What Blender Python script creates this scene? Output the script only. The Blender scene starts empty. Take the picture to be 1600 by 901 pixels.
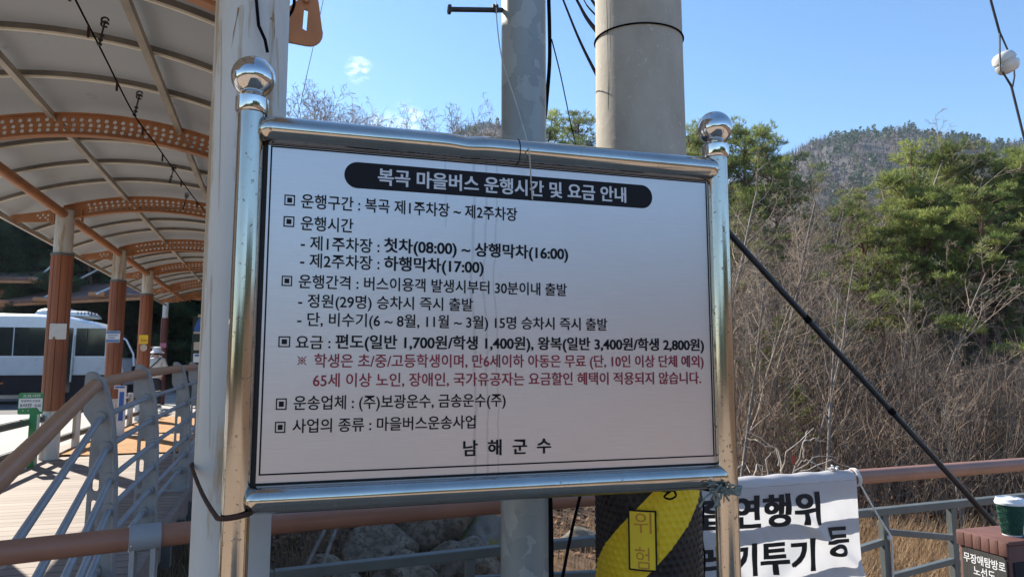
import bpy, bmesh, math, random
from mathutils import Vector, Matrix, noise
R = math.radians
scn = bpy.context.scene
col = scn.collection
# ------------------------------------------------------------------ camera, sky, sun, exposure
FPX, YAW, PITCH, EYE = 1100.0, R(16.75), R(6.17), Vector((0, 0, 1.55))
cam_d = bpy.data.cameras.new('camera')
cam_d.sensor_fit = 'HORIZONTAL'; cam_d.sensor_width = 36.0; cam_d.lens = 36.0 * FPX / 1600.0
cam_d.clip_start = 0.05; cam_d.clip_end = 3000
cam = bpy.data.objects.new('camera', cam_d); col.objects.link(cam)
CF = Vector((math.sin(YAW) * math.cos(PITCH), math.cos(YAW) * math.cos(PITCH), math.sin(PITCH)))
CR = Vector((math.cos(YAW), -math.sin(YAW), 0)); CU = CR.cross(CF)
cam.matrix_world = Matrix(((CR.x, CU.x, -CF.x, EYE.x), (CR.y, CU.y, -CF.y, EYE.y), (CR.z, CU.z, -CF.z, EYE.z), (0, 0, 0, 1)))
scn.camera = cam
SUN_EL, SUN_AZ = R(36.5), R(-31)          # azimuth from +Y, negative to the left
sun_dir = Vector((math.sin(SUN_AZ) * math.cos(SUN_EL), math.cos(SUN_AZ) * math.cos(SUN_EL), math.sin(SUN_EL)))
sd = bpy.data.lights.new('sun', 'SUN'); sd.energy = 4.9; sd.angle = R(0.53); sd.color = (1.0, 0.93, 0.82)
so = bpy.data.objects.new('sun', sd); col.objects.link(so)
so.rotation_euler = (-sun_dir).to_track_quat('-Z', 'Y').to_euler()
so.location = sun_dir * 60
scn.view_settings.view_transform = 'Standard'; scn.view_settings.look = 'None'
scn.view_settings.exposure = 1.08; scn.view_settings.gamma = 1.0
scn.view_settings.use_curve_mapping = False
scn.render.engine = 'CYCLES'
scn.cycles.use_denoising = True
scn.cycles.max_bounces = 8; scn.cycles.transparent_max_bounces = 8
scn.cycles.sample_clamp_indirect = 6
W = bpy.data.worlds.new('World'); scn.world = W; W.use_nodes = True
wn, wl = W.node_tree.nodes, W.node_tree.links
wn.clear()
w_out = wn.new('ShaderNodeOutputWorld'); w_bg = wn.new('ShaderNodeBackground'); w_bg.inputs[1].default_value = 0.112
sky = wn.new('ShaderNodeTexSky'); sky.sky_type = 'NISHITA'; sky.sun_disc = False
sky.sun_elevation = SUN_EL; sky.sun_rotation = SUN_AZ
sky.air_density = 1.0; sky.dust_density = 0.12; sky.ozone_density = 1.8; sky.altitude = 200
wl.new(w_bg.outputs[0], w_out.inputs[0])

def ray(px, py):
    return CF + CR * ((px - 800) / FPX) + CU * ((450.5 - py) / FPX)
def onz(px, py, z):
    d = ray(px, py); return EYE + d * ((z - EYE.z) / d.z)
def ony(px, py, Y):
    d = ray(px, py); return EYE + d * (Y / d.y)
def online(px, py, a, b):               # vertical plane X = a + b*Y
    d = ray(px, py); return EYE + d * (a / (d.x - b * d.y))
def onplane(px, py, a, b):              # vertical plane Y = a + b*X
    d = ray(px, py); return EYE + d * (a / (d.y - b * d.x))
def polar(px, dist, z=0.0):             # point on the ground bearing of a picture column
    d = ray(px, 569); d.z = 0; d.normalize()
    return Vector((d.x * dist, d.y * dist, z))

# a few small clouds of the sky itself
geo = wn.new('ShaderNodeTexCoord'); nz = wn.new('ShaderNodeTexNoise')
nz.inputs['Scale'].default_value = 44; nz.inputs['Detail'].default_value = 7; nz.inputs['Roughness'].default_value = 0.62
mp = wn.new('ShaderNodeMapping'); mp.inputs['Scale'].default_value = (1, 1, 2.2)
wl.new(geo.outputs['Generated'], mp.inputs[0]); wl.new(mp.outputs[0], nz.inputs['Vector'])
acc = None
for (px, py, rad, amp) in ((561, 109, 0.021, 0.85), (640, 188, 0.030, 0.55), (600, 196, 0.026, 0.5)):
    dv = ray(px, py).normalized()
    sub = wn.new('ShaderNodeVectorMath'); sub.operation = 'DISTANCE'; sub.inputs[1].default_value = dv
    wl.new(geo.outputs['Generated'], sub.inputs[0])
    mr = wn.new('ShaderNodeMapRange'); mr.inputs[1].default_value = 0; mr.inputs[2].default_value = rad
    mr.inputs[3].default_value = amp; mr.inputs[4].default_value = 0
    wl.new(sub.outputs['Value'], mr.inputs[0])
    if acc is None: acc = mr.outputs[0]
    else:
        mx = wn.new('ShaderNodeMath'); mx.operation = 'MAXIMUM'; wl.new(acc, mx.inputs[0]); wl.new(mr.outputs[0], mx.inputs[1]); acc = mx.outputs[0]
n2 = wn.new('ShaderNodeMath'); n2.operation = 'MULTIPLY_ADD'; n2.inputs[1].default_value = 5.0; n2.inputs[2].default_value = -2.1
wl.new(nz.outputs['Fac'], n2.inputs[0])
m3 = wn.new('ShaderNodeMath'); m3.operation = 'MULTIPLY'; m3.use_clamp = True
wl.new(acc, m3.inputs[0]); wl.new(n2.outputs[0], m3.inputs[1])
mixc = wn.new('ShaderNodeMix'); mixc.data_type = 'RGBA'
mixc.inputs['B'].default_value = (9.0, 9.2, 9.4, 1)
skh = wn.new('ShaderNodeHueSaturation'); skh.inputs['Saturation'].default_value = 1.16; wl.new(sky.outputs[0], skh.inputs['Color'])
wl.new(m3.outputs[0], mixc.inputs['Factor']); wl.new(skh.outputs[0], mixc.inputs['A'])
wl.new(mixc.outputs['Result'], w_bg.inputs[0])

# ------------------------------------------------------------------ mesh helpers
class MB:
    def __init__(s): s.v = []; s.f = []
    def add(s, vs, fs):
        o = len(s.v); s.v.extend([tuple(v) for v in vs]); s.f.extend([tuple(i + o for i in f) for f in fs]); return s
    def box(s, c, size, rot=None):
        c = Vector(c); h = Vector(size) / 2; vs = []
        for x in (-1, 1):
            for y in (-1, 1):
                for z in (-1, 1):
                    p = Vector((x * h.x, y * h.y, z * h.z))
                    if rot is not None: p = rot @ p
                    vs.append(c + p)
        return s.add(vs, [(0, 1, 3, 2), (4, 6, 7, 5), (0, 4, 5, 1), (2, 3, 7, 6), (0, 2, 6, 4), (1, 5, 7, 3)])
    def bbox(s, c, size, b=0.006, rot=None):          # box with chamfered edges
        bm = bmesh.new(); bmesh.ops.create_cube(bm, size=1)
        for v in bm.verts: v.co = Vector((v.co.x * size[0], v.co.y * size[1], v.co.z * size[2]))
        bmesh.ops.bevel(bm, geom=bm.edges[:], offset=b, segments=2, affect='EDGES', profile=0.5)
        c = Vector(c)
        vs = [(c + (rot @ v.co if rot is not None else v.co)) for v in bm.verts]
        bm.verts.index_update()
        fs = [[v.index for v in f.verts] for f in bm.faces]; bm.free()
        return s.add(vs, fs)
    def bar(s, a, b, w, h, up=(0, 0, 1)):
        a, b = Vector(a), Vector(b); d = b - a; L = d.length; d.normalize()
        u = Vector(up); sd_ = d.cross(u).normalized(); u = sd_.cross(d)
        rot = Matrix((d, sd_, u)).transposed()
        return s.box((a + b) / 2, (L, w, h), rot)
    def tube(s, pts, r, n=10, cap=True):
        pts = [Vector(p) for p in pts]; m = len(pts)
        rs = r if isinstance(r, (list, tuple)) else [r] * m
        t = (pts[1] - pts[0]).normalized()
        a = t.cross(Vector((0, 0, 1)))
        if a.length < 1e-3: a = t.cross(Vector((1, 0, 0)))
        a.normalize(); vs = []
        for i, p in enumerate(pts):
            t2 = (pts[min(i + 1, m - 1)] - pts[max(i - 1, 0)])
            if t2.length < 1e-9: t2 = t
            t2 = t2.normalized()
            a = (a - t2 * a.dot(t2))
            if a.length < 1e-6: a = t2.orthogonal()
            a.normalize(); b = t2.cross(a)
            for k in range(n):
                q = 2 * math.pi * k / n
                vs.append(p + (a * math.cos(q) + b * math.sin(q)) * rs[i])
        fs = []
        for i in range(m - 1):
            for k in range(n):
                k2 = (k + 1) % n
                fs.append((i * n + k, i * n + k2, (i + 1) * n + k2, (i + 1) * n + k))
        if cap:
            fs.append(tuple(range(n))[::-1]); fs.append(tuple((m - 1) * n + k for k in range(n)))
        return s.add(vs, fs)
    def lathe(s, prof, c, n=32, axis=None):
        c = Vector(c); vs = []; fs = []
        M = axis if axis is not None else Matrix.Identity(3)
        for (r, z) in prof:
            for k in range(n):
                q = 2 * math.pi * k / n
                vs.append(c + M @ Vector((r * math.cos(q), r * math.sin(q), z)))
        m = len(prof)
        for i in range(m - 1):
            for k in range(n):
                k2 = (k + 1) % n
                fs.append((i * n + k, i * n + k2, (i + 1) * n + k2, (i + 1) * n + k))
        fs.append(tuple(range(n))[::-1]); fs.append(tuple((m - 1) * n + k for k in range(n)))
        return s.add(vs, fs)
    def sphere(s, c, r, n=32, m=20, sq=(1, 1, 1)):
        prof = [(r * math.sin(math.pi * i / m), -r * math.cos(math.pi * i / m)) for i in range(1, m)]
        o = len(s.v); s.lathe(prof, (0, 0, 0), n)
        for i in range(o, len(s.v)):
            v = s.v[i]; s.v[i] = (v[0] * sq[0] + c[0], v[1] * sq[1] + c[1], v[2] * sq[2] + c[2])
        return s
    def grid(s, fn, nu, nv):
        vs = [fn(i / nu, j / nv) for j in range(nv + 1) for i in range(nu + 1)]
        fs = [(j * (nu + 1) + i, j * (nu + 1) + i + 1, (j + 1) * (nu + 1) + i + 1, (j + 1) * (nu + 1) + i) for j in range(nv) for i in range(nu)]
        return s.add(vs, fs)
    def move(s, fn):
        s.v = [tuple(fn(Vector(v))) for v in s.v]; return s

BASE = {}
def mesh_of(name, mb, mat, base, smooth=True, angle=42):
    me = bpy.data.meshes.new(name)
    b = Vector(base)
    me.from_pydata([(v[0] - b.x, v[1] - b.y, v[2] - b.z) for v in mb.v], [], mb.f)
    for m in (mat if isinstance(mat, (list, tuple)) else [mat]): me.materials.append(m)
    if smooth:
        me.polygons.foreach_set('use_smooth', [True] * len(me.polygons))
        me.set_sharp_from_angle(angle=R(angle))
    me.update(); return me
def tag(o, label=None, cat=None, group=None, kind=None):
    if label: o['label'] = label
    if cat: o['category'] = cat
    if group: o['group'] = group
    if kind: o['kind'] = kind
    return o
def thing(name, label, cat, loc=(0, 0, 0), group=None):
    o = bpy.data.objects.new(name, None); col.objects.link(o); o.location = loc
    o.empty_display_size = 0.2; BASE[o.name] = Vector(loc)
    return tag(o, label, cat, group)
def part(name, mb, mat, parent, label=None, smooth=True, angle=42):
    b = BASE[parent.name]
    o = bpy.data.objects.new(name, mesh_of(name, mb, mat, b, smooth, angle)); col.objects.link(o)
    o.parent = parent; BASE[o.name] = b
    if label: o['label'] = label
    return o
def solo(name, mb, mat, label, cat, loc=(0, 0, 0), group=None, kind=None, smooth=True, angle=42):
    o = bpy.data.objects.new(name, mesh_of(name, mb, mat, loc, smooth, angle)); col.objects.link(o)
    o.location = loc; BASE[o.name] = Vector(loc)
    return tag(o, label, cat, group, kind)
def struct(name, mb, mat, smooth=True):
    o = bpy.data.objects.new(name, mesh_of(name, mb, mat, (0, 0, 0), smooth)); col.objects.link(o)
    o['kind'] = 'structure'; return o
def copy_tree(o, loc=None, parent=None):
    c = o.copy(); col.objects.link(c)
    if parent: c.parent = parent
    if loc is not None: c.location = loc
    for ch in [x for x in o.children]: copy_tree(ch, None, c)
    return c

def plate(outer, holes, thick):          # flat plate with holes, local x, y and thickness along z
    cu = bpy.data.curves.new('outline', 'CURVE'); cu.dimensions = '2D'; cu.fill_mode = 'BOTH'; cu.extrude = thick / 2
    for loop in [outer] + holes:
        sp = cu.splines.new('POLY'); sp.points.add(len(loop) - 1); sp.use_cyclic_u = True
        for p, q in zip(sp.points, loop): p.co = (q[0], q[1], 0, 1)
    ob = bpy.data.objects.new('outline', cu); col.objects.link(ob)
    bpy.context.view_layer.update()
    me = bpy.data.meshes.new_from_object(ob.evaluated_get(bpy.context.evaluated_depsgraph_get()))
    vs = [tuple(v.co) for v in me.vertices]; fs = [tuple(p.vertices) for p in me.polygons]
    bpy.data.objects.remove(ob); bpy.data.curves.remove(cu); bpy.data.meshes.remove(me)
    return vs, fs
_tc = {}
def text_raw(body, off=0.0):
    k = (body, off)
    if k in _tc: return _tc[k]
    if off >= 0.010:                       # bold: the outline printed several times with small shifts
        v0, f0 = text_raw(body, 0.006); vs, fs = [], []
        d = off * 0.72
        for i, (sx_, sy_) in enumerate(((-1, -0.55), (-1, 0.55), (0, 0), (1, -0.55), (1, 0.55))):
            o = len(vs); vs += [(v[0] + sx_ * d, v[1] + sy_ * d, i * 0.00004) for v in v0]; fs += [tuple(j + o for j in f) for f in f0]
        _tc[k] = (vs, fs); return vs, fs
    cu = bpy.data.curves.new('lettering', 'FONT'); cu.body = body; cu.offset = off; cu.resolution_u = 4
    ob = bpy.data.objects.new('lettering', cu); col.objects.link(ob)
    bpy.context.view_layer.update()
    me = bpy.data.meshes.new_from_object(ob.evaluated_get(bpy.context.evaluated_depsgraph_get()))
    vs = [tuple(v.co) for v in me.vertices]; fs = [tuple(p.vertices) for p in me.polygons]
    bpy.data.objects.remove(ob); bpy.data.curves.remove(cu); bpy.data.meshes.remove(me)
    _tc[k] = (vs, fs); return vs, fs
def text_box(body, off, x0, x1, y0, y1, ref='운행'):   # text fitted so that its ink spans x0..x1 and a syllable spans y0..y1
    vs, fs = text_raw(body, off); rv, _ = text_raw(ref, off)
    ax, bx = min(v[0] for v in vs), max(v[0] for v in vs)
    ay, by = min(v[1] for v in rv), max(v[1] for v in rv)
    return [(x0 + (v[0] - ax) / (bx - ax) * (x1 - x0), y0 + (v[1] - ay) / (by - ay) * (y1 - y0), v[2]) for v in vs], fs
def refine(vs, fs, maxlen):
    bm = bmesh.new(); bv = [bm.verts.new(v) for v in vs]
    for f in fs:
        try: bm.faces.new([bv[i] for i in f])
        except ValueError: pass
    bmesh.ops.triangulate(bm, faces=bm.faces[:])
    for _ in range(5):
        es = [e for e in bm.edges if e.calc_length() > maxlen]
        if not es: break
        bmesh.ops.subdivide_edges(bm, edges=es, cuts=1)
        bmesh.ops.triangulate(bm, faces=[f for f in bm.faces if len(f.verts) > 3])
    bm.verts.index_update()
    r = [tuple(v.co) for v in bm.verts], [tuple(v.index for v in f.verts) for f in bm.faces]
    bm.free(); return r

# ------------------------------------------------------------------ materials
def _nt(name):
    m = bpy.data.materials.new(name); m.use_nodes = True
    nt = m.node_tree; return m, nt.nodes, nt.links, nt.nodes['Principled BSDF']
def ramp(n, stops):
    r = n.new('ShaderNodeValToRGB'); e = r.color_ramp.elements
    while len(e) < len(stops): e.new(0.5)
    for i, (p, c) in enumerate(stops): e[i].position = p; e[i].color = (*c, 1) if len(c) == 3 else c
    return r
def noise_node(n, l, scale, detail=4, rough=0.55, stretch=None, coord='Object'):
    tc = n.new('ShaderNodeTexCoord'); t = n.new('ShaderNodeTexNoise')
    t.inputs['Scale'].default_value = scale; t.inputs['Detail'].default_value = detail; t.inputs['Roughness'].default_value = rough
    if stretch:
        mp = n.new('ShaderNodeMapping'); mp.inputs['Scale'].default_value = stretch
        l.new(tc.outputs[coord], mp.inputs[0]); l.new(mp.outputs[0], t.inputs['Vector'])
    else: l.new(tc.outputs[coord], t.inputs['Vector'])
    return t
def pm(name, c, rough=0.6, metal=0.0, var=0.2, vs=6, bump=0.0, bs=60, stretch=None, c2=None, spots=None, spot_scale=30, spot_at=0.66, coat=0, rvar=0.1, spot_stretch=None, spec=None, translucent=0.0, rand=0.0):
    m, n, l, b = _nt(name)
    t = noise_node(n, l, vs, 6, 0.6, stretch)
    lo = tuple(x * (1 - var) for x in c); hi = tuple(min(1, x * (1 + var)) for x in (c2 or c))
    rp = ramp(n, [(0.32, lo), (0.68, hi)])
    l.new(t.outputs['Fac'], rp.inputs[0]); out = rp.outputs[0]
    if spots:
        t2 = noise_node(n, l, spot_scale, 8, 0.65, spot_stretch)
        r2 = ramp(n, [(spot_at, (0, 0, 0)), (spot_at + 0.07, (1, 1, 1))])
        l.new(t2.outputs['Fac'], r2.inputs[0])
        mx = n.new('ShaderNodeMix'); mx.data_type = 'RGBA'; mx.inputs['B'].default_value = (*spots, 1)
        l.new(r2.outputs[0], mx.inputs['Factor']); l.new(out, mx.inputs['A']); out = mx.outputs['Result']
        if metal > 0.3:
            mm = n.new('ShaderNodeMapRange'); mm.inputs[3].default_value = metal; mm.inputs[4].default_value = 0.1
            l.new(r2.outputs[0], mm.inputs[0]); l.new(mm.outputs[0], b.inputs['Metallic'])
    if rand:
        oi = n.new('ShaderNodeObjectInfo'); hs = n.new('ShaderNodeHueSaturation')
        mr = n.new('ShaderNodeMapRange'); mr.inputs[3].default_value = 1 - rand; mr.inputs[4].default_value = 1 + rand
        l.new(oi.outputs['Random'], mr.inputs[0]); l.new(mr.outputs[0], hs.inputs['Value']); l.new(out, hs.inputs['Color']); out = hs.outputs[0]
    l.new(out, b.inputs['Base Color'])
    mr = n.new('ShaderNodeMapRange'); mr.inputs[3].default_value = max(0.02, rough - rvar); mr.inputs[4].default_value = min(1, rough + rvar)
    l.new(t.outputs['Fac'], mr.inputs[0]); l.new(mr.outputs[0], b.inputs['Roughness'])
    if not (spots and metal > 0.3): b.inputs['Metallic'].default_value = metal
    if coat: b.inputs['Coat Weight'].default_value = coat; b.inputs['Coat Roughness'].default_value = 0.08
    if spec is not None: b.inputs['Specular IOR Level'].default_value = spec
    if bump:
        t3 = noise_node(n, l, bs, 5, 0.6, stretch)
        bn = n.new('ShaderNodeBump'); bn.inputs['Strength'].default_value = bump; bn.inputs['Distance'].default_value = 0.01
        l.new(t3.outputs['Fac'], bn.inputs['Height']); l.new(bn.outputs[0], b.inputs['Normal'])
    if translucent:
        tr = n.new('ShaderNodeBsdfTranslucent'); l.new(out, tr.inputs['Color'])
        ms = n.new('ShaderNodeMixShader'); ms.inputs[0].default_value = translucent
        l.new(b.outputs[0], ms.inputs[1]); l.new(tr.outputs[0], ms.inputs[2])
        l.new(ms.outputs[0], n['Material Output'].inputs[0])
    return m
M = {}
M['chrome'] = pm('polished_steel', (0.57, 0.53, 0.475), 0.10, 1.0, 0.12, 9, 0.015, 14, spots=(0.20, 0.12, 0.06), spot_scale=95, spot_at=0.635, rvar=0.06)
M['chrome_post'] = pm('polished_steel_post', (0.50, 0.455, 0.39), 0.13, 1.0, 0.3, 9, 0.03, 26, stretch=(1, 1, 0.15), spots=(0.19, 0.11, 0.05), spot_scale=85, spot_at=0.60, rvar=0.06)
M['ball'] = pm('mirror_steel', (0.68, 0.67, 0.66), 0.045, 1.0, 0.05, 6, rvar=0.02)
M['ink'] = pm('black_print', (0.010, 0.010, 0.014), 0.5, 0, 0.2, 20, spec=0.2)
M['pale_stem'] = pm('pale_shrub_bark', (0.52, 0.46, 0.38), 0.85, 0, 0.2, 10)
M['ink_red'] = pm('red_print', (0.27, 0.012, 0.035), 0.45, 0, 0.15, 20)
M['ink_white'] = pm('pale_print', (0.62, 0.63, 0.66), 0.45, 0.3, 0.08, 20)
M['gasket'] = pm('dark_gasket', (0.02, 0.018, 0.016), 0.7)
M['white_rust'] = pm('weathered_white_paint', (0.60, 0.61, 0.59), 0.5, 0, 0.12, 3, 0.06, 30, stretch=(1, 1, 0.35), spots=(0.42, 0.33, 0.22), spot_scale=7, spot_at=0.535, spot_stretch=(2.2, 2.2, 0.22))
M['rust'] = pm('rusty_wire', (0.07, 0.03, 0.018), 0.8, 0.2, 0.4, 40, 0.3, 90)
M['faint_stain'] = pm('faint_rust_run', (0.545, 0.50, 0.42), 0.6, 0, 0.08, 20)
M['rust_stain'] = pm('rust_stain', (0.30, 0.17, 0.09), 0.8, 0, 0.3, 20)
M['orange'] = pm('weathered_orange_paint', (0.42, 0.19, 0.085), 0.55, 0, 0.16, 4, 0.05, 40, spots=(0.2, 0.1, 0.06), spot_scale=14, spot_at=0.68)
M['cream'] = pm('cream_aluminium', (0.80, 0.74, 0.60), 0.45, 0.0, 0.1, 5)
M['purlin_pale'] = pm('pale_purlin', (0.44, 0.40, 0.33), 0.5, 0, 0.3, 5, stretch=(1, 0.4, 1))
M['purlin'] = pm('shaded_strip_web', (0.20, 0.18, 0.155), 0.5, 0.3, 0.3, 5, stretch=(1, 0.4, 1))  # grey for the roof strip webs, their shade put into the colour
M['roof'] = pm('grey_polycarbonate', (0.26, 0.255, 0.24), 0.45, 0, 0.07, 2, spots=(0.20, 0.185, 0.17), spot_scale=4, spot_at=0.62, translucent=0.12)
M['clad'] = pm('brown_board_cladding', (0.30, 0.105, 0.048), 0.6, 0, 0.34, 4, 0.12, 60, stretch=(1, 1, 0.12))
M['steel_grey'] = pm('blue_grey_paint', (0.32, 0.36, 0.40), 0.45, 0.2, 0.1, 6, 0.03, 120)
M['cast_grey'] = pm('cast_grey_aluminium', (0.33, 0.335, 0.335), 0.62, 0.15, 0.16, 9, 0.25, 160)
M['rail_brown'] = pm('brown_rail_coating', (0.34, 0.17, 0.115), 0.36, 0, 0.1, 5, 0.02, 90, spots=(0.42, 0.30, 0.24), spot_scale=60, spot_at=0.74)
M['rail_tan'] = pm('tan_rail_coating', (0.46, 0.24, 0.135), 0.4, 0, 0.1, 5, 0.02, 90)
M['frame_grey'] = pm('grey_green_steel', (0.125, 0.14, 0.138), 0.45, 0.2, 0.14, 8, 0.04, 80, spots=(0.3, 0.3, 0.28), spot_scale=40, spot_at=0.7)
M['galv'] = pm('galvanised_steel', (0.29, 0.325, 0.335), 0.45, 0.2, 0.14, 7, 0.02, 60, spots=(0.42, 0.46, 0.465), spot_scale=10, spot_at=0.565, rvar=0.12)
M['cable'] = pm('black_cable_sheath', (0.010, 0.010, 0.012), 0.95, 0, 0.3, 20, 0.05, 60, spec=0.0)
M['wire'] = pm('dark_steel_wire', (0.06, 0.06, 0.065), 0.5, 0.6, 0.3, 50)
M['string'] = pm('pale_string', (0.45, 0.45, 0.42), 0.7)
M['rope_white'] = pm('white_rope', (0.70, 0.69, 0.66), 0.8, 0, 0.15, 60, 0.4, 180)
M['rope_green'] = pm('faded_green_rope', (0.22, 0.25, 0.22), 0.85, 0, 0.35, 70, 0.5, 220)
M['insul'] = pm('white_porcelain', (0.66, 0.66, 0.63), 0.25, 0, 0.08, 20, coat=0.4)
M['white'] = pm('white_paint', (0.72, 0.73, 0.73), 0.4, 0, 0.06, 4)
M['lid'] = pm('white_plastic_lid', (0.76, 0.77, 0.80), 0.35, 0, 0.03, 12, spec=0.4)
M['tyre'] = pm('tyre_rubber', (0.02, 0.02, 0.02), 0.85)
M['bus_dark'] = pm('dark_plum_paint', (0.020, 0.013, 0.016), 0.55, 0, 0.15, 4, spec=0.2)
M['bus_silver'] = pm('pale_silver_paint', (0.52, 0.54, 0.57), 0.3, 0.1, 0.06, 3, coat=0.4)
M['bus_white'] = pm('white_bus_paint', (0.70, 0.74, 0.78), 0.3, 0, 0.05, 3, coat=0.4)
M['glass'] = pm('dark_tinted_glass', (0.012, 0.016, 0.02), 0.06, 0, 0.3, 2, spec=0.7, rvar=0.02)
M['green_sign'] = pm('green_sign_paint', (0.035, 0.24, 0.075), 0.4, 0, 0.1, 6)
M['blue_sign'] = pm('blue_sign_paint', (0.03, 0.12, 0.42), 0.4, 0, 0.1, 6)
M['soft_blue'] = pm('faded_blue_print', (0.13, 0.24, 0.46), 0.5, 0, 0.12, 6)
M['yellow_sign'] = pm('yellow_sign_paint', (0.84, 0.57, 0.022), 0.45, 0, 0.1, 6)
M['label_yellow'] = pm('label_yellow', (0.93, 0.68, 0.04), 0.42, 0, 0.05, 12, spec=0.3)
M['orange_ink'] = pm('orange_print', (0.60, 0.13, 0.02), 0.5, 0, 0.1, 20)
M['faded_orange'] = pm('faded_orange_print', (0.62, 0.27, 0.03), 0.5, 0, 0.15, 20)
M['pink_sign'] = pm('pink_sign_paint', (0.46, 0.16, 0.24), 0.5, 0, 0.1, 6)
M['paper'] = pm('weathered_white_sheet', (0.62, 0.61, 0.57), 0.6, 0, 0.08, 14)
M['beige'] = pm('beige_plate', (0.55, 0.46, 0.36), 0.6, 0, 0.1, 14)
M['kiosk'] = pm('brown_board_box', (0.135, 0.06, 0.048), 0.65, 0, 0.2, 12, 0.2, 90, stretch=(1, 1, 0.25))
M['kiosk_dark'] = pm('charcoal_board', (0.045, 0.043, 0.042), 0.7, 0, 0.3, 14, 0.3, 80, stretch=(1, 3, 0.2))
M['sign_white'] = pm('white_lettering', (0.78, 0.78, 0.78), 0.5, 0, 0.03, 20)
M['mat'] = pm('coir_matting', (0.44, 0.23, 0.09), 0.95, 0, 0.28, 14, 0.6, 180)
M['shelter'] = pm('brown_shingle_roof', (0.20, 0.12, 0.10), 0.7, 0, 0.2, 3, 0.2, 30)
M['skin'] = pm('skin', (0.50, 0.30, 0.21), 0.55, 0, 0.05, 10)
M['jacket'] = pm('pale_quilted_jacket', (0.58, 0.56, 0.52), 0.8, 0, 0.08, 14, 0.5, 22, stretch=(0.3, 0.3, 2.2))
M['trousers'] = pm('dark_trousers', (0.02, 0.02, 0.026), 0.85, 0, 0.3, 10)
M['hat'] = pm('white_cloth_hat', (0.72, 0.74, 0.80), 0.8, 0, 0.05, 14)
M['black_cloth'] = pm('black_cloth', (0.015, 0.015, 0.017), 0.85)
M['blue_jacket'] = pm('grey_blue_jacket', (0.30, 0.36, 0.42), 0.8)
M['bark'] = pm('grey_brown_bark', (0.23, 0.19, 0.155), 0.9, 0, 0.35, 7, 0.5, 40, stretch=(1, 1, 0.3), rand=0.3)
M['twig'] = pm('pale_twig_bark', (0.33, 0.255, 0.19), 0.85, 0, 0.3, 2, rand=0.35)
M['pine_bark'] = pm('red_brown_pine_bark', (0.16, 0.085, 0.055), 0.9, 0, 0.35, 8, 0.5, 30, rand=0.2)
M['far_twig'] = pm('far_bare_wood', (0.12, 0.10, 0.092), 0.95, 0, 0.4, 0.2)
M['plank_edge'] = pm('weathered_plank_edge', (0.24, 0.185, 0.16), 0.75, 0, 0.2, 9, 0.2, 60)
M['brush'] = pm('bare_brush_stems', (0.24, 0.175, 0.125), 0.9, 0, 0.45, 1.5)
M['straw'] = pm('dry_straw', (0.34, 0.225, 0.125), 0.85, 0, 0.35, 1.2, translucent=0.3)
M['leaf'] = pm('fallen_oak_leaves', (0.27, 0.15, 0.085), 0.85, 0, 0.5, 9, translucent=0.15)
M['moss_rock'] = pm('mossy_rock', (0.16, 0.145, 0.12), 0.9, 0, 0.3, 5, 0.7, 9, spots=(0.15, 0.15, 0.03), spot_scale=3.2, spot_at=0.52, rand=0.15)
M['rock'] = pm('grey_rock', (0.21, 0.165, 0.12), 0.95, 0, 0.4, 5, 0.9, 14, spots=(0.125, 0.095, 0.065), spot_scale=13, spot_at=0.50, spec=0.15, rand=0.15)
def foliage(name, a, b, rand=0.25):
    m, n, l, p = _nt(name)
    t = noise_node(n, l, 1.1, 3); rp = ramp(n, [(0.3, a), (0.7, b)]); l.new(t.outputs['Fac'], rp.inputs[0])
    oi = n.new('ShaderNodeObjectInfo'); hs = n.new('ShaderNodeHueSaturation')
    mr = n.new('ShaderNodeMapRange'); mr.inputs[3].default_value = 1 - rand; mr.inputs[4].default_value = 1 + rand
    l.new(oi.outputs['Random'], mr.inputs[0]); l.new(mr.outputs[0], hs.inputs['Value']); l.new(rp.outputs[0], hs.inputs['Color'])
    l.new(hs.outputs[0], p.inputs['Base Color']); p.inputs['Roughness'].default_value = 0.6
    tr = n.new('ShaderNodeBsdfTranslucent'); l.new(hs.outputs[0], tr.inputs['Color'])
    ms = n.new('ShaderNodeMixShader'); ms.inputs[0].default_value = 0.45
    l.new(p.outputs[0], ms.inputs[1]); l.new(tr.outputs[0], ms.inputs[2]); l.new(ms.outputs[0], n['Material Output'].inputs[0])
    return m
M['needles'] = foliage('pine_needles', (0.095, 0.14, 0.035), (0.33, 0.36, 0.10))
M['dark_needles'] = foliage('dark_conifer_needles', (0.04, 0.07, 0.035), (0.10, 0.14, 0.06))
M['far_green'] = foliage('far_conifers', (0.045, 0.075, 0.04), (0.09, 0.125, 0.06), 0.1)

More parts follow.
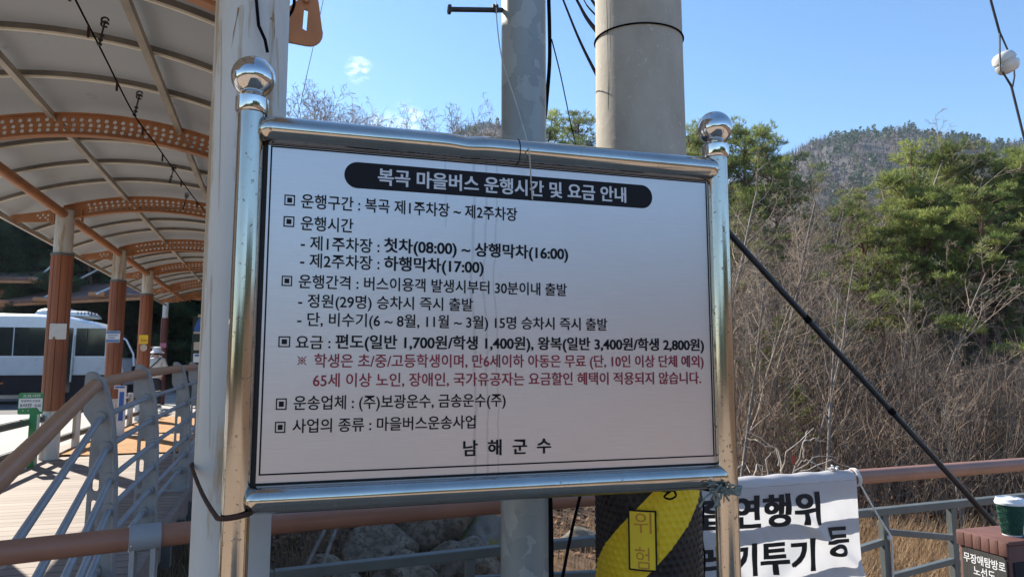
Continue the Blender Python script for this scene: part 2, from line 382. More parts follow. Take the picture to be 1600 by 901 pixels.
def brushed():
    m, n, l, b = _nt('brushed_steel_sheet')
    t = noise_node(n, l, 3, 3, 0.6, (4, 1, 420)); t2 = noise_node(n, l, 2.2, 4, 0.5)
    rp = ramp(n, [(0.3, (0.65, 0.60, 0.59)), (0.7, (0.74, 0.69, 0.68))]); l.new(t.outputs['Fac'], rp.inputs[0])
    # old water runs down the sheet
    tc = n.new('ShaderNodeTexCoord'); sx = n.new('ShaderNodeSeparateXYZ'); l.new(tc.outputs['Object'], sx.inputs[0])
    wob = noise_node(n, l, 5, 3, 0.6, (0.2, 1, 1)); acc = None
    for x0, w, z0 in ((0.364, 0.0032, -1), (0.392, 0.0022, -1), (0.416, 0.0018, -1), (0.30, 0.0012, 1.85)):
        a = n.new('ShaderNodeMath'); a.operation = 'MULTIPLY_ADD'; a.inputs[1].default_value = 0.034; l.new(wob.outputs['Fac'], a.inputs[0]); a.inputs[2].default_value = -x0 - 0.017
        s_ = n.new('ShaderNodeMath'); s_.operation = 'ADD'; l.new(sx.outputs['X'], s_.inputs[0]); l.new(a.outputs[0], s_.inputs[1])
        ab = n.new('ShaderNodeMath'); ab.operation = 'ABSOLUTE'; l.new(s_.outputs[0], ab.inputs[0])
        mr = n.new('ShaderNodeMapRange'); mr.inputs[1].default_value = w * 0.5; mr.inputs[2].default_value = w * 1.5; mr.inputs[3].default_value = 0.24; mr.inputs[4].default_value = 0
        l.new(ab.outputs[0], mr.inputs[0])
        if z0 > 0:
            gt = n.new('ShaderNodeMath'); gt.operation = 'GREATER_THAN'; gt.inputs[1].default_value = z0; l.new(sx.outputs['Z'], gt.inputs[0])
            mu = n.new('ShaderNodeMath'); mu.operation = 'MULTIPLY'; l.new(gt.outputs[0], mu.inputs[0]); l.new(mr.outputs[0], mu.inputs[1]); o_ = mu.outputs[0]
        else: o_ = mr.outputs[0]
        if acc is None: acc = o_
        else:
            mx = n.new('ShaderNodeMath'); mx.operation = 'MAXIMUM'; l.new(acc, mx.inputs[0]); l.new(o_, mx.inputs[1]); acc = mx.outputs[0]
    mix = n.new('ShaderNodeMix'); mix.data_type = 'RGBA'; mix.inputs['B'].default_value = (0.2, 0.19, 0.19, 1)
    l.new(acc, mix.inputs['Factor']); l.new(rp.outputs[0], mix.inputs['A']); l.new(mix.outputs['Result'], b.inputs['Base Color'])
    b.inputs['Metallic'].default_value = 0.75
    mr = n.new('ShaderNodeMapRange'); mr.inputs[3].default_value = 0.27; mr.inputs[4].default_value = 0.37
    l.new(t2.outputs['Fac'], mr.inputs[0]); l.new(mr.outputs[0], b.inputs['Roughness'])
    bn = n.new('ShaderNodeBump'); bn.inputs['Strength'].default_value = 0.06; bn.inputs['Distance'].default_value = 0.002
    l.new(t.outputs['Fac'], bn.inputs['Height']); l.new(bn.outputs[0], b.inputs['Normal'])
    return m
M['brushed'] = brushed()
def concrete():
    m, n, l, b = _nt('spun_concrete')
    t = noise_node(n, l, 9, 6, 0.65, (1, 1, 0.5)); v = noise_node(n, l, 46, 3, 0.7)
    rp = ramp(n, [(0.25, (0.36, 0.33, 0.275)), (0.75, (0.50, 0.465, 0.40))]); l.new(t.outputs['Fac'], rp.inputs[0])
    r2 = ramp(n, [(0.60, (0, 0, 0)), (0.70, (1, 1, 1))]); l.new(v.outputs['Fac'], r2.inputs[0])
    mx = n.new('ShaderNodeMix'); mx.data_type = 'RGBA'; mx.inputs['B'].default_value = (0.62, 0.59, 0.53, 1)
    mu = n.new('ShaderNodeMath'); mu.operation = 'MULTIPLY'; mu.inputs[1].default_value = 0.6; l.new(r2.outputs[0], mu.inputs[0])
    l.new(mu.outputs[0], mx.inputs['Factor']); l.new(rp.outputs[0], mx.inputs['A']); l.new(mx.outputs['Result'], b.inputs['Base Color'])
    b.inputs['Roughness'].default_value = 0.9
    bn = n.new('ShaderNodeBump'); bn.inputs['Strength'].default_value = 0.25; bn.inputs['Distance'].default_value = 0.004
    l.new(v.outputs['Fac'], bn.inputs['Height']); l.new(bn.outputs[0], b.inputs['Normal'])
    return m
M['concrete'] = concrete()
def stripes(a, b_, wave_axis, pitch, name, gap=0.075, vs=3, rough=0.75):   # boards separated by dark gaps
    m, n, l, b = _nt(name)
    tc = n.new('ShaderNodeTexCoord'); sx = n.new('ShaderNodeSeparateXYZ'); l.new(tc.outputs['Object'], sx.inputs[0])
    dv = n.new('ShaderNodeMath'); dv.operation = 'DIVIDE'; dv.inputs[1].default_value = pitch; l.new(sx.outputs[wave_axis], dv.inputs[0])
    fr = n.new('ShaderNodeMath'); fr.operation = 'FRACT'; l.new(dv.outputs[0], fr.inputs[0])
    fl = n.new('ShaderNodeMath'); fl.operation = 'FLOOR'; l.new(dv.outputs[0], fl.inputs[0])
    wn_ = n.new('ShaderNodeTexWhiteNoise'); wn_.noise_dimensions = '1D'; l.new(fl.outputs[0], wn_.inputs['W'])
    t = noise_node(n, l, vs, 6, 0.65, (0.6, 8, 8) if wave_axis == 'Y' else (8, 0.6, 0.6))
    ad = n.new('ShaderNodeMath'); ad.operation = 'MULTIPLY_ADD'; ad.inputs[1].default_value = 0.35; l.new(wn_.outputs['Value'], ad.inputs[0])
    sc = n.new('ShaderNodeMath'); sc.operation = 'MULTIPLY'; sc.inputs[1].default_value = 0.65; l.new(t.outputs['Fac'], sc.inputs[0]); l.new(sc.outputs[0], ad.inputs[2])
    rp = ramp(n, [(0.25, a), (0.75, b_)]); l.new(ad.outputs[0], rp.inputs[0])
    g = n.new('ShaderNodeMath'); g.operation = 'LESS_THAN'; g.inputs[1].default_value = gap; l.new(fr.outputs[0], g.inputs[0])
    mx = n.new('ShaderNodeMix'); mx.data_type = 'RGBA'; mx.inputs['B'].default_value = (0.03, 0.022, 0.018, 1)
    l.new(g.outputs[0], mx.inputs['Factor']); l.new(rp.outputs[0], mx.inputs['A']); l.new(mx.outputs['Result'], b.inputs['Base Color'])
    b.inputs['Roughness'].default_value = rough
    bn = n.new('ShaderNodeBump'); bn.inputs['Strength'].default_value = 0.5; bn.inputs['Distance'].default_value = 0.006; bn.invert = True
    l.new(g.outputs[0], bn.inputs['Height']); l.new(bn.outputs[0], b.inputs['Normal'])
    return m
M['deck'] = stripes((0.20, 0.15, 0.12), (0.33, 0.26, 0.21), 'Y', 0.145, 'deck_boards')
def ground_mat():
    m, n, l, b = _nt('forest_floor')
    t = noise_node(n, l, 0.6, 8, 0.7); t2 = noise_node(n, l, 14, 6, 0.75)
    rp = ramp(n, [(0.3, (0.085, 0.055, 0.034)), (0.55, (0.17, 0.105, 0.065)), (0.75, (0.24, 0.165, 0.095))]); l.new(t.outputs['Fac'], rp.inputs[0])
    r2 = ramp(n, [(0.35, (0.35, 0.35, 0.35)), (0.7, (1.25, 1.2, 1.1))]); l.new(t2.outputs['Fac'], r2.inputs[0])
    mx = n.new('ShaderNodeMix'); mx.data_type = 'RGBA'; mx.blend_type = 'MULTIPLY'; mx.inputs['Factor'].default_value = 1
    l.new(rp.outputs[0], mx.inputs['A']); l.new(r2.outputs[0], mx.inputs['B']); l.new(mx.outputs['Result'], b.inputs['Base Color'])
    b.inputs['Roughness'].default_value = 0.95
    bn = n.new('ShaderNodeBump'); bn.inputs['Strength'].default_value = 0.8; bn.inputs['Distance'].default_value = 0.05
    l.new(t2.outputs['Fac'], bn.inputs['Height']); l.new(bn.outputs[0], b.inputs['Normal'])
    return m
M['ground'] = ground_mat()
M['lot'] = pm('pale_concrete_paving', (0.36, 0.345, 0.32), 0.85, 0, 0.18, 0.8, 0.2, 40)
M['asphalt'] = pm('asphalt', (0.07, 0.07, 0.072), 0.85, 0, 0.25, 3, 0.3, 120)
M['plaza'] = pm('sandy_paving', (0.34, 0.26, 0.19), 0.85, 0, 0.25, 1.2, 0.25, 30)
M['hill'] = pm('far_winter_woodland', (0.085, 0.07, 0.066), 1.0, 0, 0.35, 0.05, 0.0, c2=(0.115, 0.097, 0.09), spots=(0.07, 0.085, 0.05), spot_scale=0.03, spot_at=0.56)

def galvanised():
    m, n, l, b = _nt('spangled_galvanised_steel')
    tc = n.new('ShaderNodeTexCoord'); mp = n.new('ShaderNodeMapping'); mp.inputs['Scale'].default_value = (1, 1, 0.7); l.new(tc.outputs['Object'], mp.inputs[0])
    wb = noise_node(n, l, 14, 3); mxv = n.new('ShaderNodeMix'); mxv.data_type = 'VECTOR'; mxv.inputs['Factor'].default_value = 0.09; l.new(mp.outputs[0], mxv.inputs['A']); l.new(wb.outputs['Color'], mxv.inputs['B'])
    v = n.new('ShaderNodeTexVoronoi'); v.inputs['Scale'].default_value = 22; l.new(mxv.outputs['Result'], v.inputs['Vector'])
    sp = n.new('ShaderNodeSeparateColor'); l.new(v.outputs['Color'], sp.inputs[0])
    rp = ramp(n, [(0.0, (0.25, 0.285, 0.295)), (0.62, (0.29, 0.325, 0.335)), (0.70, (0.34, 0.375, 0.38)), (1.0, (0.37, 0.405, 0.41))]); l.new(sp.outputs['Red'], rp.inputs[0])
    t = noise_node(n, l, 3, 5, 0.6, (1, 1, 0.3)); r2 = ramp(n, [(0.3, (0.8, 0.8, 0.8)), (0.7, (1.08, 1.08, 1.06))]); l.new(t.outputs['Fac'], r2.inputs[0])
    mx = n.new('ShaderNodeMix'); mx.data_type = 'RGBA'; mx.blend_type = 'MULTIPLY'; mx.inputs['Factor'].default_value = 1; l.new(rp.outputs[0], mx.inputs['A']); l.new(r2.outputs[0], mx.inputs['B'])
    l.new(mx.outputs['Result'], b.inputs['Base Color']); b.inputs['Metallic'].default_value = 0.2; b.inputs['Roughness'].default_value = 0.45
    return m
M['galv'] = galvanised()

# ------------------------------------------------------------------ ground
def sstep(a, b, x):
    t = max(0.0, min(1.0, (x - a) / (b - a))); return t * t * (3 - 2 * t)
def h_ground(x, y):
    r = math.hypot(x, y)
    nz_ = noise.noise(Vector((x * 0.16, y * 0.16, 0))) * 0.5 + noise.noise(Vector((x * 0.5, y * 0.5, 3))) * 0.16
    val = -1.45 + 0.17 * max(0, r - 11.0) + nz_ * sstep(8, 16, r) - 0.05 * sstep(60, 120, r) * (r - 60)
    xb = -3.2 if y < 19 else -0.10 * y - 0.6
    wl_ = 1 - sstep(xb - 0.2, xb + 1.6, x)
    lot = 0.27 + 0.50 * max(0, y - 37) - 0.25 * max(0, y - 90)
    lot += 0.45 * max(0, -x - 26) * sstep(-5, 10, y)
    h = lot * wl_ + val * (1 - wl_)
    near = 1 - sstep(2.75, 3.3, y)
    if x > 6: near *= 1 - sstep(6, 9, x)
    back = -0.25 + 0.10 * max(0, -y - 40) - 0.08 * max(0, -y - 90)
    return back * near + h * (1 - near)
g = MB()
def axis_pts():
    a = [-150 + i * 5 for i in range(23)] + [-38 + i * 1.0 for i in range(18)] + [-20 + i * 0.5 for i in range(80)] + [20 + i * 1.0 for i in range(20)] + [40 + i * 5 for i in range(23)]
    return sorted(set(a))
xs = axis_pts(); ys = [-150 + i * 5 for i in range(28)] + [-10 + i for i in range(12)] + [2.25 + 0.25 * i for i in range(8)] + [4.5 + i * 0.5 for i in range(51)] + [30 + i for i in range(30)] + [60 + i * 5 for i in range(22)]
ys = sorted(set(ys))
g.add([(x, y, h_ground(x, y)) for y in ys for x in xs], [(j * len(xs) + i, j * len(xs) + i + 1, (j + 1) * len(xs) + i + 1, (j + 1) * len(xs) + i) for j in range(len(ys) - 1) for i in range(len(xs) - 1)])
struct('terrain', g, M['ground'])
pz = MB(); pz.box((-2.0, -12.0, -0.2), (20, 29.4, 0.4)); struct('plaza', pz, M['plaza'], False)
lt = MB(); lt.add([(-40, 2.8, 0.30), (-3.45, 2.8, 0.30), (-3.45, 19.5, 0.30), (-3.3, 37, 0.30), (-40, 37, 0.30)], [(0, 1, 2, 3, 4)])
lt.add([(-3.45, 19.0, 0.296), (-1.6, 19.0, 0.296), (-3.3, 37, 0.296), (-4.5, 37, 0.296)], [(0, 1, 2, 3)])
struct('parking_lot', lt, M['lot'], False)
rd = MB(); rd.add([(-40, 21.0, 0.305), (-5.6, 21.0, 0.305), (-5.4, 30.5, 0.305), (-40, 30.5, 0.305)], [(0, 1, 2, 3)])
struct('road', rd, M['asphalt'], False)
kb = MB(); kb.box((-22.6, 30.7, 0.36), (34.6, 0.3, 0.14)); struct('kerb', kb, M['lot'], False)

# far wooded hill behind the valley
def ridge_y(px):                          # picture height of the skyline of the hills
    pts = [(-900, 300), (300, 330), (560, 330), (690, 225), (720, 204), (755, 197), (800, 199), (900, 245), (1080, 300), (1180, 262), (1250, 225), (1300, 212), (1350, 204), (1420, 201), (1490, 207), (1540, 215), (1600, 222), (1750, 215), (2100, 250), (2600, 330)]
    for (a, ya), (b, yb) in zip(pts, pts[1:]):
        if a <= px <= b: return ya + (yb - ya) * (px - a) / (b - a)
    return 330
hl = MB(); NU, NV = 240, 26
def hill_pt(u, v):
    px = -900 + 3500 * u
    d = ray(px, ridge_y(px)); hd = math.hypot(d.x, d.y); el = d.z / hd
    dist = 150 + 270 * v if v < 0.9 else 393 + 300 * (v - 0.9)
    top = el * 400 - 11
    z = EYE.z + top * (math.sin(min(v, 0.92) / 0.92 * math.pi / 2) ** 1.15) if v < 0.92 else EYE.z + top - (v - 0.92) * 260
    z += 5.5 * noise.noise(Vector((px * 0.011, v * 6, 1))) * math.sin(math.pi * min(1, v)) 
    return Vector((d.x / hd * dist, d.y / hd * dist, z - 6 * (1 - v)))
hl.grid(hill_pt, NU, NV); struct('hill', hl, M['hill'])

# ------------------------------------------------------------------ boardwalk
def fenceX(y):
    p = [(2.3, -0.86), (4.35, -1.06), (5.75, -1.10), (7.66, -1.145), (9.5, -1.25), (11.3, -1.36), (14, -1.52), (19.5, -1.86)]
    for (a, xa), (b, xb) in zip(p, p[1:]):
        if y <= b: return xa + (xb - xa) * (y - a) / (b - a)
    return p[-1][1]
def deckZ(y):
    p = [(2.3, 0.14), (4.35, 0.27), (6.5, 0.33), (12, 0.35), (19.6, 0.36)]
    for (a, za), (b, zb) in zip(p, p[1:]):
        if y <= b: return za + (zb - za) * (y - a) / (b - a)
    return p[-1][1]
def leftX(y): return -3.12 - 0.02 * (y - 10)
dk = MB(); ysd = [2.3 + 0.35 * i for i in range(50)]
for i in range(len(ysd) - 1):
    a, b = ysd[i], ysd[i + 1]
    vs = []
    for y in (a, b):
        for x in (leftX(y) - 0.18, fenceX(y) + 0.13):
            for dz in (0, -0.05): vs.append((x, y, deckZ(y) + dz))
    dk.add(vs, [(0, 2, 6, 4), (1, 5, 7, 3), (0, 4, 5, 1), (2, 3, 7, 6)])
struct('boardwalk', dk, M['deck'], False)
ed = MB()
for i in range(0, len(ysd) - 1):
    a, b = ysd[i], ysd[i + 1]
    ed.bar((fenceX(a) + 0.16, a, deckZ(a) - 0.07), (fenceX(b) + 0.16, b, deckZ(b) - 0.07), 0.055, 0.19)
struct('boardwalk_edge', ed, M['plank_edge'], False)
jo = MB()
for y in [2.6 + 0.8 * i for i in range(21)]:
    jo.box((fenceX(y) - 0.9, y, deckZ(y) - 0.14), (2.3, 0.08, 0.16))
struct('boardwalk_joists', jo, M['frame_grey'], False)

for k, (y0, y1, lab) in enumerate(((10.75, 13.3, 'near tan coir mat laid across the boardwalk, closest to the railing post'), (13.75, 17.6, 'farther tan coir mat on the boardwalk behind the first one'))):
    mt = MB()
    def mf(u, v):
        y = y0 + (y1 - y0) * v; a, b = leftX(y) + 0.08, fenceX(y) - 0.12
        return Vector((a + (b - a) * u, y + 0.05 * noise.noise(Vector((u * 6, v * 2, k))), deckZ(y) + 0.022 + 0.012 * noise.noise(Vector((u * 5, v * 5, k)))))
    mt.grid(mf, 30, 26)
    n0 = len(mt.v)
    solo('floor_mat', mt, M['mat'], lab, 'mat', (-2.2, (y0 + y1) / 2, deckZ(y0)), group='coir mats on the boardwalk')

# ------------------------------------------------------------------ notice board
SY = 1.5
sb = thing('notice_board', 'large brushed steel notice board on two polished posts with black Korean timetable lettering', 'notice board', (0, SY, 0))
def post_with_ball(x, r, lab):
    p = MB(); p.tube([(x, SY, -0.02), (x, SY, 1.0), (x, SY, 2.068)], r, 28)
    o = part('post', p, M['chrome_post'], sb, lab)
    c = MB(); c.lathe([(r * 0.9, 2.062), (r + 0.004, 2.064), (r + 0.006, 2.07), (r + 0.006, 2.094), (r + 0.002, 2.098), (r * 0.7, 2.099), (r * 0.55, 2.104), (0.020, 2.108), (0.018, 2.116)], (x, SY, 0), 32)
    part('collar', c, M['ball'], o)
    b = MB(); b.sphere((x, SY, 2.141), 0.0435 if x < 0 else 0.0425, 40, 26)
    part('ball_finial', b, M['ball'], o)
post_with_ball(-0.109, 0.0265, 'left post with speckled rust')
post_with_ball(0.985, 0.0275, 'right post with speckled rust')
# rails: round tube with a small dent and a joint
tr = MB(); rz, rr = 2.032, 0.029
def railpts(x0, x1, z, r, dents=()):
    pts, rs = [], []
    for i in range(97):
        x = x0 + (x1 - x0) * i / 96; k = r
        e = min(x - x0, x1 - x)
        if e < 0.02: k = r * math.sqrt(max(0.30, 1 - ((0.02 - e) / 0.02) ** 2 * 0.75))
        dz = 0
        for (dx, w, a) in dents:
            q = math.exp(-((x - dx) / w) ** 2); dz -= a * q; k *= 1 - 0.05 * q
        pts.append((x, SY - 0.002, z + dz)); rs.append(k)
    return pts, rs
pts, rs = railpts(-0.094, 0.984, rz, rr, ((0.345, 0.03, 0.003),))
tr.tube(pts, rs, 32); top_rail = part('top_rail', tr, M['chrome'], sb)
jt = MB(); jt.lathe([(rr + 0.0012, -0.001), (rr + 0.0012, 0.001)], (0.462, SY - 0.002, rz), 32, Matrix(((0, 0, 1), (1, 0, 0), (0, 1, 0))))
part('joint', jt, M['gasket'], top_rail)
br = MB(); pts, rs = railpts(-0.094, 0.984, 1.287, 0.0275); br.tube(pts, rs, 32); bot_rail = part('bottom_rail', br, M['chrome'], sb)
sw = MB(); sw.sphere((0.925, SY - 0.029, 1.287), 0.004, 12, 8, (1, 0.5, 1)); part('screw', sw, M['ball'], bot_rail)
PX0, PX1, PZ0, PZ1 = -0.0745, 0.962, 1.318, 2.002
bk = MB(); bk.box(((PX0 + PX1) / 2, SY + 0.011, (PZ0 + PZ1) / 2), (PX1 - PX0 + 0.03, 0.016, PZ1 - PZ0 + 0.02)); part('backing', bk, M['gasket'], sb)
pn = MB(); pn.bbox(((PX0 + PX1) / 2, SY + 0.002, (PZ0 + PZ1) / 2), (PX1 - PX0, 0.004, PZ1 - PZ0), 0.001)
panel = part('panel', pn, M['brushed'], sb, smooth=False)
YF = SY - 0.0006
# border line
bl = MB(); c4 = [ony(*p, SY) for p in ((425, 228.3), (1103, 284), (1117, 712.5), (402.2, 742.4))]
bx0 = (c4[0].x + c4[3].x) / 2; bx1 = (c4[1].x + c4[2].x) / 2; bz1 = (c4[0].z + c4[1].z) / 2; bz0 = (c4[2].z + c4[3].z) / 2
lw = 0.0032
def flat(mb, x0, x1, z0, z1, y): mb.add([(x0, y, z0), (x1, y, z0), (x1, y, z1), (x0, y, z1)], [(0, 1, 2, 3)])
for a in ((bx0, bx1, bz1 - lw, bz1), (bx0, bx1, bz0, bz0 + lw), (bx0, bx0 + lw, bz0 + lw, bz1 - lw), (bx1 - lw, bx1, bz0 + lw, bz1 - lw)): flat(bl, *a, YF)
part('border_line', bl, M['ink'], panel, smooth=False)
# title bar
tb = MB(); p0, p1 = ony(538, 272, SY), ony(1019, 306, SY)
ztop = (ony(575, 254.5, SY).z + ony(985, 288, SY).z) / 2; zbot = (ony(575, 296, SY).z + ony(985, 323.5, SY).z) / 2
rad = (ztop - zbot) / 2 * 0.98; zm = (ztop + zbot) / 2; out = []
for k in range(17): q = -math.pi / 2 + math.pi * k / 16; out.append((p1.x - rad + rad * math.cos(q), YF, zm + (ztop - zbot) / 2 * math.sin(q)))
for k in range(17): q = math.pi / 2 + math.pi * k / 16; out.append((p0.x + rad + rad * math.cos(q), YF, zm + (ztop - zbot) / 2 * math.sin(q)))
tb.add(out, [tuple(range(len(out)))]); part('title_bar', tb, M['ink'], panel, smooth=False)
def sign_text(segs, mat, y=YF - 0.0006):
    for (body, bold, xl, tl, bl_, xr, trr, brr) in segs:
        mb = MB()
        a, b = ony(xl, (tl + bl_) / 2, SY), ony(xr, (trr + brr) / 2, SY)
        zt = (ony(xl, tl, SY).z + ony(xr, trr, SY).z) / 2; zb = (ony(xl, bl_, SY).z + ony(xr, brr, SY).z) / 2
        vs, fs = text_box(body, bold, a.x, b.x, zb, zt)
        mb.add([(v[0], y - v[2], v[1]) for v in vs], fs)
        part('lettering', mb, mat, panel, smooth=False)
def bullets(boxes):
    for (x0, x1, yt, yb) in boxes:
        mb = MB()
        a, b = ony(x0, (yt + yb) / 2, SY), ony(x1, (yt + yb) / 2, SY); zt, zb = ony(x0, yt, SY).z, ony(x0, yb, SY).z
        w = 0.0024; y = YF - 0.0006
        for q in ((a.x, b.x, zt - w, zt), (a.x, b.x, zb, zb + w), (a.x, a.x + w, zb + w, zt - w), (b.x - w, b.x, zb + w, zt - w)): flat(mb, *q, y)
        ix, iz = (b.x - a.x) * 0.27, (zt - zb) * 0.27
        flat(mb, a.x + ix, b.x - ix, zb + iz, zt - iz, y)
        part('bullet_mark', mb, M['ink'], panel, smooth=False)
bullets([(444.3, 461, 304, 320.5), (443, 460, 337.5, 354), (440, 456.6, 430.5, 446.5), (435, 453.5, 525, 542), (431, 448, 622, 640), (429.5, 446, 658.5, 676)])
RG, BD = 0.011, 0.027
sign_text([('복곡 마을버스 운행시간 및 요금 안내', BD, 590.5, 264, 290.5, 978, 292, 316)], M['ink_white'])
sign_text([('운행구간 : 복곡 제1주차장 ~ 제2주차장', RG, 470.6, 303.5, 326.5, 808, 324, 344.5)], M['ink'])
sign_text([('운행시간', RG, 470, 337.5, 360.5, 552, 341.5, 363)], M['ink'])
sign_text([('- 제1주차장 :', RG, 470, 367, 390, 593, 374, 396), ('첫차(08:00) ~ 상행막차(16:00)', BD, 600, 373.5, 396.5, 887.5, 384, 405)], M['ink'])
sign_text([('- 제2주차장 :', RG, 469, 395, 418, 593, 400, 422), ('하행막차(17:00)', BD, 600, 401, 424, 755.7, 405, 427)], M['ink'])
sign_text([('운행간격 : 버스이용객 발생시부터 30분이내 출발', RG, 466.6, 429.5, 451.5, 885.5, 442, 461.5)], M['ink'])
sign_text([('- 정원(29명) 승차시 즉시 출발', RG, 466, 459, 481.5, 739, 465.5, 485)], M['ink'])
sign_text([('- 단, 비수기(6 ~ 8월, 11월 ~ 3월) 15명 승차시 즉시 출발', RG, 464.5, 488, 510, 948.7, 496.5, 515.5)], M['ink'])
sign_text([('요금 :', RG, 462, 523, 545, 516.5, 524, 545.5), ('편도(일반 1,700원/학생 1,400원), 왕복(일반 3,400원/학생 2,800원)', BD, 524, 523, 545, 1099.6, 528, 548)], M['ink'])
sign_text([('학생은 초/중/고등학생이며, 만6세이하 아동은 무료 (단, 10인 이상 단체 예외)', RG, 491, 552.5, 574, 1099, 554.5, 573.5)], M['ink_red'])
rm = MB(); a, b = ony(464.5, 563, SY), ony(479, 563, SY); c_ = (a + b) / 2; hw = (b.x - a.x) / 2; y_ = YF - 0.0006
for s_ in (-1, 1):
    d = Vector((hw * 0.92, 0, hw * 0.92 * s_)); n_ = Vector((-d.z, 0, d.x)).normalized() * 0.0009
    q = [c_ - d - n_, c_ + d - n_, c_ + d + n_, c_ - d + n_]; yy_ = y_ - (0.00005 if s_ > 0 else 0)
    rm.add([(v.x, yy_, v.z) for v in q], [(0, 1, 2, 3)])
for (dx, dz) in ((0, 1), (0, -1), (1, 0), (-1, 0)):
    rm.add([(c_.x + dx * hw * 0.62 + 0.0017 * math.cos(t), y_, c_.z + dz * hw * 0.62 + 0.0017 * math.sin(t)) for t in [k * math.pi / 5 for k in range(10)]], [tuple(range(10))])
part('reference_mark', rm, M['ink_red'], panel, smooth=False)
sign_text([('65세 이상 노인, 장애인, 국가유공자는 요금할인 혜택이 적용되지 않습니다.', RG, 489, 582.5, 604, 1095, 580.5, 600)], M['ink_red'])
sign_text([('운송업체 : (주)보광운수, 금송운수(주)', RG, 458.7, 618, 640.5, 790, 613.5, 634.5)], M['ink'])
sign_text([('사업의 종류 : 마을버스운송사업', RG, 457, 653.5, 675.5, 743, 648.5, 669.5)], M['ink'])
sign_text([('남  해  군  수', BD, 723.6, 687, 712.5, 860.8, 683.5, 707.5)], M['ink'])

# wires and ropes tied round the posts
def ring(name, c, rx, ry, z, r, mat, lab, cat, tilt=(0, 0), tail=None, jig=0.004, seed=0):
    rnd = random.Random(seed); mb = MB(); pts = []
    for k in range(41):
        q = 2 * math.pi * k / 40
        pts.append((c[0] + rx * math.cos(q), c[1] + ry * math.sin(q), z + tilt[0] * math.cos(q) + tilt[1] * math.sin(q) + jig * math.sin(3 * q + seed)))
    mb.tube(pts, r, 8, False)
    if tail: mb.tube(tail, r, 8)
    return solo(name, mb, mat, lab, cat, (c[0], c[1], z))
PCX, PCY, PCR = -0.155, 2.03, 0.098          # white pole
t0 = ony(400, -6, 1.925); t1 = ony(404, 40, 1.92); t2 = ony(414, 62, 1.915); t3 = ony(418, 82, 1.92)
ring('tie_wire', (PCX, PCY), PCR + 0.012, PCR + 0.012, 2.60, 0.0045, M['cable'], 'black wire ring near the top of the white pole with a loose hanging end', 'wire', (-0.012, -0.03), [t0, t1, t2, t3], 0.004, 2)
rp = MB(); rnd = random.Random(5)
for k in range(9):
    q0 = rnd.uniform(-0.3, 0.3)
    pts = [(0.985 + (0.03 + 0.002 * k) * math.cos(q), SY + (0.031) * math.sin(q), 1.262 + 0.003 * (k - 4) + 0.004 * math.sin(2 * q + k)) for q in [2 * math.pi * j / 20 + q0 for j in range(21)]]
    if k < 4: rp.tube(pts, 0.0032, 6, False)
for k in range(16):
    a = Vector((0.945 + rnd.uniform(-0.028, 0.02), SY - 0.034 + rnd.uniform(-0.006, 0.006), 1.262 + rnd.uniform(-0.01, 0.014)))
    b = a + Vector((rnd.uniform(-0.03, 0.03), rnd.uniform(-0.008, 0.004), rnd.uniform(-0.04, 0.006)))
    rp.tube([a, (a + b) / 2 + Vector((rnd.uniform(-0.008, 0.008), -0.004, 0.006)), b], 0.0026, 5)
solo('rope_knot', rp, M['rope_green'], 'frayed grey green rope knot at the lower right corner of the notice board', 'rope', (0.97, SY - 0.03, 1.26))

# ------------------------------------------------------------------ white pole behind the left post
bw_ = MB(); c1, r1, c2, r2 = Vector((PCX, PCY, 0)), PCR + 0.006, Vector((-0.109, SY, 0)), 0.0325
ax_ = (c2 - c1); Ld = ax_.length; th_ = math.atan2(ax_.y, ax_.x); al = math.acos((r1 - r2) / Ld); pts = []
for k in range(25): q = th_ + al + (2 * math.pi - 2 * al) * k / 24; pts.append((c1.x + r1 * math.cos(q), c1.y + r1 * math.sin(q), 1.292))
for k in range(13): q = th_ - al + 2 * al * k / 12; pts.append((c2.x + r2 * math.cos(q), c2.y + r2 * math.sin(q), 1.262 + 0.004 * math.cos(q)))
pts.append(pts[0]); P_ = []
for i in range(len(pts) - 1):
    a, b = Vector(pts[i]), Vector(pts[i + 1]); m_ = 6 if (b - a).length > 0.1 else 1
    for k in range(m_): t = k / m_; p = a.lerp(b, t); p.z -= 0.012 * math.sin(math.pi * t) * (m_ > 1); P_.append(p)
P_.append(Vector(pts[0])); bw_.tube(P_, 0.0048, 8, False)
solo('tie_wire', bw_, M['rust'], 'rusty wire loop binding the sign post to the white pole near the bottom', 'wire', (-0.13, 1.75, 1.27))
wp = MB(); wp.tube([(PCX, PCY, -0.02)] + [(PCX, PCY, 0.5 * k) for k in range(1, 13)], PCR, 48)
wpt = thing('steel_pole', 'thick white painted steel pole with rust runs directly behind the left sign post', 'pole', (PCX, PCY, 0))
wpo = part('shaft', wp, M['white_rust'], wpt)
def stain(px0, py0, px1, py1, w0, w1, mat, c, r):            # a run of rust lying on the pole
    mb = MB(); n = 14; vs = []
    for i in range(n + 1):
        t = i / n; px, py = px0 + (px1 - px0) * t + 0.7 * math.sin(5 * t + px0), py0 + (py1 - py0) * t
        d = ray(px, py); a = d.x * d.x + d.y * d.y; b = -2 * (d.x * c[0] + d.y * c[1]); cc = c[0] ** 2 + c[1] ** 2 - r * r
        s_ = (-b - math.sqrt(max(0, b * b - 4 * a * cc))) / (2 * a); P = EYE + d * s_
        q = math.atan2(P.y - c[1], P.x - c[0]); w = (w0 + (w1 - w0) * t) * (0.8 + 0.35 * math.sin(11 * t + px0)) / r / 2
        for k in (-1, 0, 1): vs.append((c[0] + r * math.cos(q + k * w), c[1] + r * math.sin(q + k * w), P.z))
    mb.add(vs, [(i * 3 + k, i * 3 + k + 1, i * 3 + k + 4, i * 3 + k + 3) for i in range(n) for k in (0, 1)])
    return mb
st = MB()
